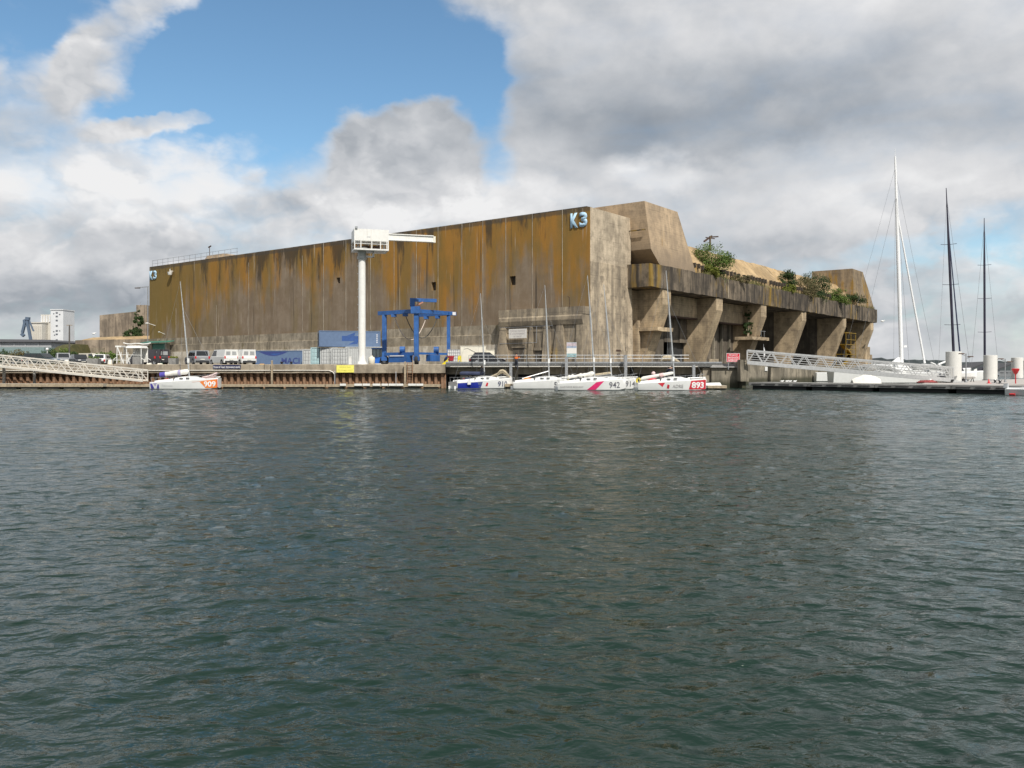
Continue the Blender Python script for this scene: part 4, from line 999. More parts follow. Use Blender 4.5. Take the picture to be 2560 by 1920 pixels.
C_NAVY = pmat('container_navy_doors', (.045, .065, .12), .6, var=.2)
Yc = 137.0
c = container('blue container lettered MACI lying low against the bunker wall', (wx(703, Yc), Yc + .9, ZQ), -5, 8.2, C_BLUE, C_NAVY, H=2.5, plain=True)
text_mesh('lettering', 'MACI', C_BLUE_D, c, (1.75, -1.236, .85), width=3.0, height=.98, bold=.02)
arc = M().grid(lambda u, v: (-3.6 + 5.0 * u, -1.237, 2.36 - (.72 * math.sin(math.pi * u) * (v if v else 0)) - .02), 16, 2); arc.build('logo_arc', C_BLUE_D, c, recalc=False)
M().grid(lambda u, v: (-1.9 + 2.2 * u, -1.240, 2.02 - .30 * math.sin(math.pi * u) * (1 - v) - .05 * v + .1 * u), 10, 2).build('logo_stripe', C_BLUE_M, c, recalc=False)
container('pale grey container end between the MACI container and the stack', (wx(777, 134), 134 + 3, ZQ), 90, 6.1, C_LGREY, H=2.62)
container('pale aqua container end in the lower row of the stack', (wx(797, 124.8), 124.8 + 3.05, ZQ), 92, 6.1, C_AQUA, H=2.7)
container('grey container end with square door panels right of the aqua one', (wx(822, 124.0), 124.0 + 3.05, ZQ), 91, 6.1, C_LGREY, H=2.66)
container('grey container end with row of ribbed door panels left of the plain side', (wx(850, 123.6), 123.6 + 3.05, ZQ), 90.5, 6.1, C_LGREY, H=2.6)
container('long plain light grey container behind the white crane column', (wx(914, 124), 124.9, ZQ), 0, 5.6, C_LGREY, H=2.78)
c = container('upper blue container with darker ship logo stacked on the grey ones', (-24.3, 125.9, ZQ + 2.80), 18, 8.8, C_BLUE, C_NAVY, H=2.35, plain=True)
M().box(-1.2, 1.6, -1.240, -1.234, .85, 1.6).add([(-.5, -1.238, 1.63), (.6, -1.238, 1.63), (.8, -1.238, 2.15)], [(0, 1, 2)]).add([(-.3, -1.238, .3), (1.6, -1.238, .5), (1.6, -1.238, .92), (.8, -1.238, .92)], [(0, 1, 2, 3)]).build('logo', C_BLUE_M, c, recalc=False)
for k_ in range(5): M().box(3.9, 4.03, -1.240, -1.234, .6 + k_ * .28, .78 + k_ * .28).build('marking', P_LTW, c)
GRID_W = pmat('white_grid_box', (.70, .69, .67), .5, var=.05)
c = thing('tank_crate', 'white caged tank container right of the blue travel lift', 'container', (wx(1134, 103), 103.6, ZQ), 0, 'containers in the boat yard')
M().box(-.72, .72, -.5, .7, .06, 1.92).build('tank', GRID_W, c)
for i in range(7): M().tube((-.76 + i * .253, -.55, .02), (-.76 + i * .253, -.55, 1.98), .018, 5).build('cage_bar', GALV, c)
for i in range(6): M().tube((-.76, -.56, .1 + i * .36), (.76, -.56, .1 + i * .36), .018, 5).build('cage_bar', GALV, c)
for i, (a, b, y0, lab) in enumerate(((1151, 1214, 866, 'larger cream box container behind the black hatchback'), (1215, 1236, 876, 'smaller cream box container at the foot of the annex'))):
    Y = 106 + i; c = thing('box_container', lab, 'container', ((wx(a, Y) + wx(b, Y)) / 2, Y + 1, ZQ), 0, 'containers in the boat yard'); w_ = (wx(b, Y) - wx(a, Y)) / 2; hh = wz(y0, Y) - ZQ
    M().box(-w_, w_, -1, 1.2, .08, hh).build('body', CREAM, c)
    M().box(-w_ - .04, w_ + .04, -1.04, 1.24, hh + .002, hh + .06).build('lid', CREAM, c)
    for dx in (-w_ + .1, w_ - .1): M().box(dx - .06, dx + .06, -1.02, -.95, 0, hh - .01).build('corner_post', CREAM, c)
# ------------------------------------------------------------------ white column crane
cr = thing('column_crane', 'tall white column crane with box cabin and jib on the quay', 'crane', (wx(905, 93), 93, ZQ))
M().lathe([(.60, 0), (.60, .05), (.50, .25), (.41, .42), (.395, 1.2), (.385, 11.5), (.385, 11.6)], 24).build('column', WHITE, cr)
M().lathe([(.52, 11.6), (.52, 11.9), (.46, 11.95), (.46, 12.5), (.62, 12.55), (.62, 12.9)], 20).build('slewing_ring', pmat('crane_grey', (.45, .45, .43), .5), cr)
for k_ in range(12): M().box(-.5, -.41, -.06, .06, 1.5 + k_ * .85, 1.56 + k_ * .85).build('climbing_rung', GALV, cr)
RZc = 17.0; crot = Matrix.Rotation(R(RZc), 4, 'Z')
def crane_part(name, m_, mat, parent=cr):
    m_.v = [tuple(crot @ Vector(v)) for v in m_.v]; return m_.build(name, mat, parent)
zb0 = wz(628, 93) - ZQ; zb1 = wz(577, 93) - ZQ; zm = wz(606, 93) - ZQ
hx0, hx1 = -1.0, 2.75
house = M().box(hx0, hx1, -1.35, 1.35, zm, zb1)
crane_part('machine_house', house, WHITE)
for i in range(9): crane_part('panel_rib', M().box(hx0 + .2 + i * .42, hx0 + .225 + i * .42, -1.362, -1.352, zm + .03, zb1 - .03), WHITE)
crane_part('platform', M().box(hx0, hx1, -1.35, 1.35, zb0 - .02, zb0 + .14), WHITE)
for x_ in (hx0 + .05, hx0 + .72, hx0 + 1.9, hx0 + 2.85, hx1 - .2, hx1 - .05):
    for y_ in (-1.3, 1.3): crane_part('platform_post', M().box(x_ - .05, x_ + .05, y_ - .05, y_ + .05, zb0 + .14, zm - .003), WHITE)
for y_ in (-1.31, 1.31): crane_part('guard_rail', M().box(hx0 + .1, hx1 - .1, y_ - .02, y_ + .02, (zb0 + zm) / 2 + .15, (zb0 + zm) / 2 + .2), WHITE)
crane_part('hoist_drum', M().lathe([(.22, -.5), (.22, .5)], 12, (.4, 0, zb0 + .4), axis='x').box(1.2, 1.9, -.4, .4, zb0 + .14, zb0 + .6), RUST_D)
crane_part('jib', M().hexa([(hx1 + .003, -.24, zm + .42), (hx1 + 5.2, -.20, zm + .42), (hx1 + 5.2, .20, zm + .42), (hx1 + .003, .24, zm + .42)], [(hx1 + .003, -.24, zm + .98), (hx1 + 5.2, -.20, zm + .98), (hx1 + 5.2, .20, zm + .98), (hx1 + .003, .24, zm + .98)]), WHITE)
crane_part('jib_flange', M().box(hx1, hx1 + 5.2, -.34, .34, zm + .983, zm + 1.08).box(hx1, hx1 + 5.2, -.30, .30, zm + .34, zm + .418), WHITE)
crane_part('jib_end', M().box(hx1 + 5.2, hx1 + 5.45, -.28, .28, zm + .3, zm + 1.0), CREAM)
crane_part('lettering', M().box(.35, .75, -1.356, -1.352, zm + .38, zm + .46), pmat('grey_print', (.4, .4, .42), .6))
crane_part('floodlight', M().box(hx0 + .1, hx0 + .35, -1.5, -1.3, zb1, zb1 + .22), GALV)
crane_part('service_step', M().box(.4, 1.3, -.5, .5, zb0 - .62, zb0 - .55).box(1.2, 1.28, -.5, .5, zb0 - .62, zb0 - .02), WHITE)
# ------------------------------------------------------------------ blue travel lift, seen corner on
TL = thing('travel_lift', 'blue travel lift gantry with slings beside the white crane', 'travel lift', (wx(1041, 101), 101, ZQ))
Ls = 5.6; ua = Vector((-.777, .629, 0)); ub = Vector((.629, .777, 0))
corners = {'n': Vector((0, 0, 0)), 'l': ua * Ls, 'r': ub * Ls, 'f': (ua + ub) * Ls}
def V3(x_, y_, z_): return Vector((x_, y_, z_))
top = 6.25
for kx, wz_ in (('n', .56), ('l', .52), ('r', .42), ('f', .42)):
    p_ = corners[kx]; M().bar(p_ + V3(0, 0, 1.0), p_ + V3(0, 0, top), wz_, wz_).build('leg', BLUE, TL)
    M().box(p_.x - .36, p_.x + .36, p_.y - .36, p_.y + .36, .55, 1.05).build('wheel_fork', BLUE, TL)
    w_ = M().lathe([(.25, -.2), (.52, -.2), (.58, -.1), (.58, .1), (.52, .2), (.25, .2)], 18, (p_.x, p_.y, .58), axis='y' if kx in 'lr' else 'x').build('wheel', DARK, TL)
    M().lathe([(.05, -.21), (.26, -.21), (.26, .21), (.05, .21)], 12, (p_.x, p_.y, .58), axis='y' if kx in 'lr' else 'x').build('hub', GALV, w_)
M().bar(corners['n'] + ua * -.5 + V3(0, 0, top + .2), corners['l'] + ua * 1.0 + V3(0, 0, top + .2), .42, .48).build('top_beam', BLUE, TL)
M().bar(corners['r'] + ua * -.3 + V3(0, 0, top + .2), corners['f'] + ua * .3 + V3(0, 0, top + .2), .40, .44).build('top_beam', BLUE, TL)
M().bar(corners['n'] + ub * .5 + V3(0, 0, top + .22), corners['r'] + ub * 1.2 + V3(0, 0, top + .22), .42, .46).build('cross_beam', BLUE, TL)
M().box(-.62, .45, -.5, .5, top - .1, top + .75).build('corner_box', BLUE, TL)
M().bar(corners['n'] + V3(-.5, 0, top + 1.55), corners['n'] + V3(2.25, 1.2, top + 1.55), .42, .40).build('jib', BLUE, TL)
M().box(-.75, -.2, -.25, .3, top + .75, top + 1.75).build('jib_post', BLUE, TL)
M().bar((-.2, -.05, top + .75), (.75, .3, top + 1.3), .12, .14).build('jib_ram', pmat('salmon_paint', (.5, .22, .15), .5), TL)
M().path([(2.15, 1.15, top + 1.4), (2.1, 1.15, top + .6)], .03).build('jib_rope', DARK, TL)
M().bar(corners['n'] + V3(0, 0, 1.35), corners['l'] + V3(0, 0, 1.35), .40, .40).build('sill_beam', BLUE, TL)
M().bar(corners['n'] + V3(0, 0, 1.40), corners['r'] + V3(0, 0, 1.40), .26, .26).build('sill_beam', BLUE, TL)
eng = M().bar(ua * 1.1 + V3(0, -.25, .78), ua * 4.3 + V3(0, -.25, .78), .95, .90).build('engine_box', BLUE, TL)
M().bar(ua * 1.5 + V3(-.36, -.66, 1.12), ua * 4.0 + V3(-.36, -.66, 1.12), .012, .13).build('white_stripe', P_LTW, TL)
M().bar(ub * 2.0 + V3(0, -.1, .85), ub * 3.7 + V3(0, -.1, .85), .7, .78).build('control_box', BLUE, TL)
for q_ in (ua * 2.4, ub * 3.4): M().lathe([(.25, -.3), (.42, -.3), (.42, .3), (.25, .3)], 14, (q_.x, q_.y, 1.85), axis='x').build('winch_drum', BLUE, TL)
cb_ = ua * 6.9
M().box(cb_.x - .9, cb_.x + .9, cb_.y - .6, cb_.y + .6, .25, 1.0).build('cab_base', pmat('bright_blue', (.02, .14, .55), .4), TL)
gl = M().box(cb_.x - .55, cb_.x + .85, cb_.y - .5, cb_.y + .5, 1.003, 2.0).build('cab_glass', pmat('cab_glass_grey', (.25, .30, .30), .1), TL)
for dx in (-.55, -.08, .4, .85):
    M().box(cb_.x + dx - .035, cb_.x + dx + .035, cb_.y - .53, cb_.y - .46, 1.0, 2.05).build('cab_pillar', BLACK, gl)
M().box(cb_.x - .65, cb_.x + .95, cb_.y - .6, cb_.y + .6, 2.003, 2.12).build('cab_roof', BLUE, TL)
def sag(a, b, d, n_=10): return [tuple(Vector(a).lerp(Vector(b), i / n_) - Vector((0, 0, d * 4 * (i / n_) * (1 - i / n_)))) for i in range(n_ + 1)]
SL1 = pmat('pale_sling', (.62, .52, .44), .8); SL2 = pmat('dark_sling', (.07, .07, .065), .8)
e1, e2, e3, e4 = ua * 1.9, ub * 1.9 + ua * .0, ua * 3.9, ub * 4.2
M().path(sag(e3 + V3(0, 0, top - .2), e3 + ub * Ls + V3(0, 0, top - .2), 2.9), .055).build('sling', SL1, TL)
M().path(sag(e1 + V3(0, 0, top - .2), e1 + ub * Ls + V3(0, 0, top - .2), 2.7), .05).build('sling', SL2, TL)
for q_ in (e3, e1, e3 + ub * Ls, e1 + ub * Ls): M().box(q_.x - .3, q_.x + .3, q_.y - .3, q_.y + .3, top - .35, top).build('sling_block', BLUE, TL)
M().box(corners['r'].x + .5, corners['r'].x + .9, corners['r'].y - .1, corners['r'].y + .1, top - .0, top + .38).build('white_lamp', P_LTW, TL)
# small yard things
t = thing('tub', 'red plastic tub on stand right of the travel lift', 'tub', (wx(1127, 96), 96, ZQ))
M().lathe([(.20, .42), (.30, .5), (.38, .9), (.42, .95), (.42, 1.02), (.36, 1.02), (.30, .6)], 16).build('bowl', pmat('red_plastic', (.55, .05, .07), .4), t)
for dx in (-.2, .2): M().tube((dx, 0, 0), (dx * .8, 0, .5), .03).build('leg', GALV, t)
t = thing('safety_barrier', 'upright yellow folding barrier in front of the cream container', 'barrier', (wx(1149, 95), 95, ZQ))
for dx in (-.19, .19): M().bar((dx, 0, 0), (dx * .6, 0, .98), .09, .1).build('frame', YEL, t)
M().box(-.2, .2, -.05, .05, .55, .85).build('plate', YEL, t); M().box(-.16, .16, -.06, .06, .9, 1.02).build('handle', YEL, t)
t = thing('wheel_chock', 'bright yellow wheel chock on the quay edge at the jetty', 'chock', (wx(1112, 91), 91.0, ZQ + .03))
M().prism([(-.35, 0), (.30, .0), (.36, .42), (.2, .45)], 'y', -.18, .18).build('wedge', YEL, t); M().tube((.2, 0, .4), (.45, 0, .7), .03).build('handle', YEL, t)
t = thing('gas_cabinet', 'small white cabinet standing at the quay edge left of the crane', 'cabinet', (wx(876, 92.2), 92.2, ZQ + .03))
M().box(-.15, .15, -.12, .12, 0, .75).build('case', WHITE, t); M().prism([(-.18, .75), (.18, .75), (.10, .86), (-.10, .86)], 'y', -.14, .14).build('hood', WHITE, t)
t = thing('tank', 'cream water tank between crane column and travel lift cab', 'tank', (wx(929, 99), 99, ZQ))
M().lathe([(.3, .1), (.38, .2), (.40, .75), (.34, .9), (.14, .98), (.14, 1.1)], 16).build('drum', CREAM, t); M().box(-.5, .5, -.5, .5, 0, .12).build('pallet', WOOD, t)
for i, (px_, lab) in enumerate(((704, 'left black bollard on the quay edge before the MACI container'), (728, 'right black bollard on the quay edge before the MACI container'))):
    t = thing('bollard', lab, 'bollard', (wx(px_, 91), 91.0, ZQ + .03), 0, 'mooring bollards'); M().lathe([(.12, 0), (.10, .12), (.17, .2), (.15, .28), (.03, .3)], 12).build('head', BLACK, t); M().lathe([(.2, 0), (.2, .03)], 12).build('base', BLACK, t)
# ------------------------------------------------------------------ vehicles (local x forward)
TYRE = pmat('tyre', (.02, .02, .02), .8); RIM = pmat('alloy', (.45, .45, .46), .35, .6); LAMP_R = pmat('tail_lamp', (.55, .02, .02), .2); LAMP_W = pmat('head_lamp', (.75, .75, .72), .15); PLATE = pmat('plate', (.7, .68, .6), .5)

def vehicle(label, kind, mat, loc, rz, open_gate=False, cat=None):
    K = {'van':   dict(L=4.8, W=1.9, H=1.98, belt=1.12, nose=.95, cab=(1.72, 1.02, -2.36, -2.30)),
         'suv':   dict(L=4.55, W=1.85, H=1.80, belt=1.08, nose=.98, cab=(1.05, .40, -2.05, -2.15)),
         'hatch': dict(L=4.15, W=1.72, H=1.46, belt=.90, nose=.72, cab=(.95, .25, -1.45, -1.95)),
         'small': dict(L=3.7, W=1.65, H=1.45, belt=.88, nose=.75, cab=(.85, .30, -1.50, -1.78)),
         'estate': dict(L=4.6, W=1.76, H=1.46, belt=.90, nose=.72, cab=(.95, .20, -2.0, -2.2))}[kind]
    t = thing(cat or ('van' if kind == 'van' else 'parked_car'), label, 'van' if kind == 'van' else 'car', loc, rz, 'vehicles parked on the quay')
    L, W, H, bl, ns = K['L'], K['W'], K['H'], K['belt'], K['nose']; h, w = L / 2, W / 2
    x0f, x1f, x1r, x0r = K['cab']     # windscreen foot, roof front, roof rear, rear foot
    sill = .32
    low = [(-h + .05, sill), (h - .12, sill), (h, .55), (h - .06, ns - .08), (h - .35, ns), (x0f, bl), (x0r, bl), (-h, bl - .12), (-h + .02, .6)]
    rings = []
    for yy, ins in ((-w, .05), (-w + .07, 0), (w - .07, 0), (w, .05)):
        rings.append([(x_ * (1 - ins / h), yy, z_ if z_ < bl - .01 else z_ - ins * .5) for x_, z_ in low])
    M().loft(rings, smooth=False).build('body', mat, t)
    tw = w - .14
    M().hexa([(x0r, -w + .05, bl - .02), (x0f, -w + .05, bl - .02), (x0f, w - .05, bl - .02), (x0r, w - .05, bl - .02)],
             [(x1r, -tw, H), (x1f, -tw, H), (x1f, tw, H), (x1r, tw, H)]).build('cabin', mat, t)
    def on_side(x_, z_, sy, o=.012):
        f = (z_ - bl) / (H - bl); return (x_, sy * ((w - .05) * (1 - f) + tw * f + o), z_)
    za, zb_ = bl + .06, H - .12
    lerp = lambda a, b, f: a + (b - a) * f
    fa = (za - bl) / (H - bl); fb = (zb_ - bl) / (H - bl)
    fx = lambda f: lerp(x0f, x1f, f) - .10
    rx = lambda f: lerp(x0r, x1r, f) + .12
    for sy in (-1, 1):
        spans = [(None, .15)] if kind == 'van' else [(None, -.20), (-.30, -1.05)] + ([(-1.15, None)] if kind in ('suv', 'estate') else [])
        for a, b in spans:
            q0 = fx(fa) if a is None else a; q1 = fx(fb) if a is None else a
            r0 = rx(fa) if b is None else b; r1 = rx(fb) if b is None else b
            M().add([on_side(r0, za, sy), on_side(q0, za, sy), on_side(q1, zb_, sy), on_side(r1, zb_, sy)], [(0, 1, 2, 3)]).build('side_window', GLASS, t, recalc=False)
    def on_end(front, f, y_, o=.012):
        x_ = lerp(x0f, x1f, f) if front else lerp(x0r, x1r, f); return (x_ + (o if front else -o), y_, lerp(bl, H, f))
    for front in (True, False):
        if open_gate and not front: continue
        yy = lerp(w - .05, tw, .5) - .12
        if kind == 'van' and not front:
            for s_ in (-1, 1): M().add([on_end(False, .18, s_ * .12), on_end(False, .18, s_ * (yy - .05)), on_end(False, .72, s_ * (yy - .09)), on_end(False, .72, s_ * .12)], [(0, 1, 2, 3)]).build('rear_window', pmat('grey_glass', (.35, .36, .36), .3), t, recalc=False)
            continue
        M().add([on_end(front, .10, -yy), on_end(front, .10, yy), on_end(front, .88, yy - .06), on_end(front, .88, -yy + .06)], [(0, 1, 2, 3)]).build('windscreen' if front else 'rear_window', GLASS, t, recalc=False)
    wr = .33 if kind != 'suv' else .38
    for xx in (h - .82, -h + .80):
        for sy in (-1, 1):
            M().lathe([(wr + .07, -.01), (wr + .07, .01)], 16, (xx, sy * (w + .004), wr + .03), axis='y').build('wheel_arch', TRIM, t)
            o = M().lathe([(.1, -.10), (wr - .02, -.10), (wr, -.05), (wr, .05), (wr - .02, .10), (.1, .10)], 16, (xx, sy * (w - .06), wr), axis='y').build('wheel', TYRE, t)
            M().lathe([(.02, -.02), (wr * .62, -.02), (wr * .62, .02), (.02, .02)], 12, (xx, sy * (w + .035), wr), axis='y').build('rim', RIM, o)
    for sy in (-1, 1):
        M().box(h - .16, h - .01, sy * (w - .38) - .15, sy * (w - .38) + .15, .62, .76).build('headlight', LAMP_W, t)
        zt = (bl + .02 if kind in ('van', 'suv') else bl - .08)
        M().box(-h - .02, -h + .10, sy * (w - .12) - .09, sy * (w - .12) + .09, zt - .30, zt - .02).build('tail_light', LAMP_R, t)
    M().box(h - .08, h + .025, -w + .12, w - .12, .36, .54).build('bumper', TRIM, t); M().box(-h - .03, -h + .08, -w + .12, w - .12, .36, .56).build('bumper', TRIM, t)
    M().box(h + .026, h + .034, -.26, .26, .44, .53).build('plate', PLATE, t); M().box(-h - .04, -h - .031, -.26, .26, .66, .76).build('plate', PLATE, t)
    if open_gate:
        M().hexa([(x1r, -tw, H - .02), (x1r, tw, H - .02), (x1r - .85, tw - .1, H + .42), (x1r - .85, -tw + .1, H + .42)], [(x1r, -tw, H + .03), (x1r, tw, H + .03), (x1r - .85, tw - .1, H + .47), (x1r - .85, -tw + .1, H + .47)]).build('tailgate', mat, t)
        M().hexa([(x1r - .85, -tw + .1, H + .42), (x1r - .85, tw - .1, H + .42), (x1r - 1.25, tw - .15, H + .34), (x1r - 1.25, -tw + .15, H + .34)], [(x1r - .85, -tw + .1, H + .47), (x1r - .85, tw - .1, H + .47), (x1r - 1.25, tw - .15, H + .40), (x1r - 1.25, -tw + .15, H + .40)]).build('tailgate_window', GLASS, t)
    return t
P_SIL = pmat('silver_paint', (.36, .37, .38), .35, .35, var=.05, coat=.4); P_WVAN = pmat('van_white', (.78, .78, .75), .4, var=.03, coat=.3); P_DGREY = pmat('charcoal_paint', (.055, .05, .055), .4, .2, var=.1, coat=.3)
P_TEAL = pmat('dark_teal_paint', (.015, .03, .032), .3, var=.1, coat=.5); P_BEI = pmat('beige_paint', (.62, .58, .48), .4, var=.05)
def veh(label, kind, mat, px_, Y, rz, **k_): return vehicle(label, kind, mat, (wx(px_, Y), Y, ZQ), rz, **k_)
veh('silver four wheel drive parked left of the white vans', 'suv', P_SIL, 493, 105, 126)
veh('white van with rear doors in view, next to the silver car', 'van', P_WVAN, 559, 108, 132)
veh('white van at the right end beside the blue MACI container', 'van', P_WVAN, 606, 108, 128)
veh('charcoal van showing its long side by the green bunker door', 'van', P_DGREY, 375, 107, 160)
veh('charcoal van showing its rear beside the planter', 'van', P_DGREY, 409, 108, 108)
veh('white van behind the white boat cradle', 'van', P_WVAN, 358, 125, 160)
veh('black hatchback with its tailgate open on the jetty apron', 'hatch', BLACK, 1218, 98.5, 6, open_gate=True)
veh('dark teal estate car half hidden by the white gangway', 'estate', P_TEAL, 108, 104, -12)
veh('dark car with roof just above the left end of the gangway', 'estate', P_TEAL, 66, 122, -20)
veh('black and silver car facing the quay left of the lamp stump', 'suv', P_SIL, 158, 120, -58)
veh('black car with bright headlight behind the gangway', 'hatch', BLACK, 199, 112, -50)
veh('beige roofed van behind the black car', 'van', P_BEI, 232, 132, -30)
veh('small white car beside the concrete planter', 'small', P_WVAN, 257, 112, 100)
# planters, stumps, cradle
for i, (px_, Y, w_, h_, lab, lm) in enumerate(((235, 108, 1.45, .85, 'grey concrete planter with green plants left of the white boat cradle', LEAF_A), (434, 104, .95, .85, 'grey concrete planter with mossy top right of the charcoal vans', LEAF_Y))):
    t = thing('planter', lab, 'planter', (wx(px_, Y), Y, ZQ), 0, 'concrete planters')
    M().hexa([(-w_ * .46, -.45, 0), (w_ * .46, -.45, 0), (w_ * .46, .45, 0), (-w_ * .46, .45, 0)], [(-w_ * .5, -.5, h_), (w_ * .5, -.5, h_), (w_ * .5, .5, h_), (-w_ * .5, .5, h_)]).build('box', C_GREY, t)
    leaves(random.Random(20 + i), [(dx * w_, 0, h_ + .1, w_ * .25, .35, .16 if i else .26) for dx in (-.3, 0, .3)], 220, .08).build('plants', lm, t, recalc=False)
for px_, lab in ((167, 'left white concrete stump on the quay edge'), (275, 'right white concrete stump on the quay edge')):
    t = thing('concrete_stump', lab, 'bollard', (wx(px_, 92), 92, ZQ), 0, 'white stumps on the quay'); M().lathe([(.25, 0), (.25, .05), (.20, .45), (.15, .52), (.02, .54)], 12).build('cone', CREAM, t); M().lathe([(.29, 0), (.29, .04)], 12).build('foot', CREAM, t)
for px_, lab in ((373, 'left pale block on the quay edge below the charcoal vans'), (400, 'right pale block on the quay edge below the charcoal vans')):
    t = thing('edge_block', lab, 'block', (wx(px_, 91.5), 91.5, ZQ + .03), 0, 'pale blocks on the quay edge'); M().hexa([(-.24, -.15, 0), (.24, -.15, 0), (.24, .15, 0), (-.24, .15, 0)], [(-.2, -.1, .12), (.2, -.1, .12), (.2, .1, .12), (-.2, .1, .12)]).build('stone', CREAM, t)
t = thing('speed_bump', 'orange yellow strip lying on the quay edge before the blue container', 'strip', (wx(655, 91.5), 91.5, ZQ + .03)); M().prism([(-.25, 0), (.25, 0), (.15, .07), (-.15, .07)], 'y', -.2, .2).build('rubber', pmat('amber', (.7, .38, .05), .6), t)
ck = thing('boat_cradle', 'white steel boat cradle with canopy on the quay left of the charcoal vans', 'cradle', (wx(318, 96), 96, ZQ))
X0 = wx(318, 96)
def cpx(x_, y_): return (wx(x_, 96) - X0, 0, wz(y_, 96) - ZQ)
for dy in (0, 1.7):
    for a, b, w_ in (((293, 866), (292, 909), .07), ((293, 866), (309, 909), .09), ((303, 880), (303, 909), .06), ((283, 899), (293, 892), .06), ((283, 900), (310, 900), .06), ((317, 869), (316, 909), .07), ((316, 886), (325, 909), .06), ((353, 869), (353, 909), .07), ((319, 909), (324, 893), .05), ((353, 895), (361, 900), .06), ((290, 886), (353, 888), .05)):
        A, B = cpx(*a), cpx(*b); M().bar((A[0], dy, max(A[2], 0)), (B[0], dy, max(B[2], 0)), w_, w_).build('strut', WHITE, ck)
A, B = cpx(315, 870), cpx(354, 864)
M().hexa([(A[0], -.1, A[2]), (B[0], -.1, A[2]), (B[0], 1.8, A[2]), (A[0], 1.8, A[2])], [(A[0] + .15, 0, B[2]), (B[0] - .15, 0, B[2]), (B[0] - .15, 1.7, B[2]), (A[0] + .15, 1.7, B[2])]).build('canopy', WHITE, ck)
A, B = cpx(288, 868), cpx(303, 864); M().box(A[0], B[0], 0, 1.6, A[2], B[2]).build('canopy', WHITE, ck)
M().path([(wx(286 + i * 10, 96) - X0, 2.2, wz(856 + 3 * abs(math.sin(i * .9)), 96) - ZQ) for i in range(8)], .07).build('rolled_awning', WHITE, ck)
A, B = cpx(318, 905), cpx(352, 872); M().grid(lambda u, v: (A[0] + (B[0] - A[0]) * u, 1.75 + .06 * math.sin(u * 17 + v * 3), A[2] + (B[2] - A[2]) * v), 14, 6, True).build('tarpaulin', SAIL, ck, recalc=False)
A, B = cpx(333, 909), cpx(352, 892); M().box(A[0], B[0], -.2, .8, 0, B[2]).build('counterweight', C_GREY, ck)
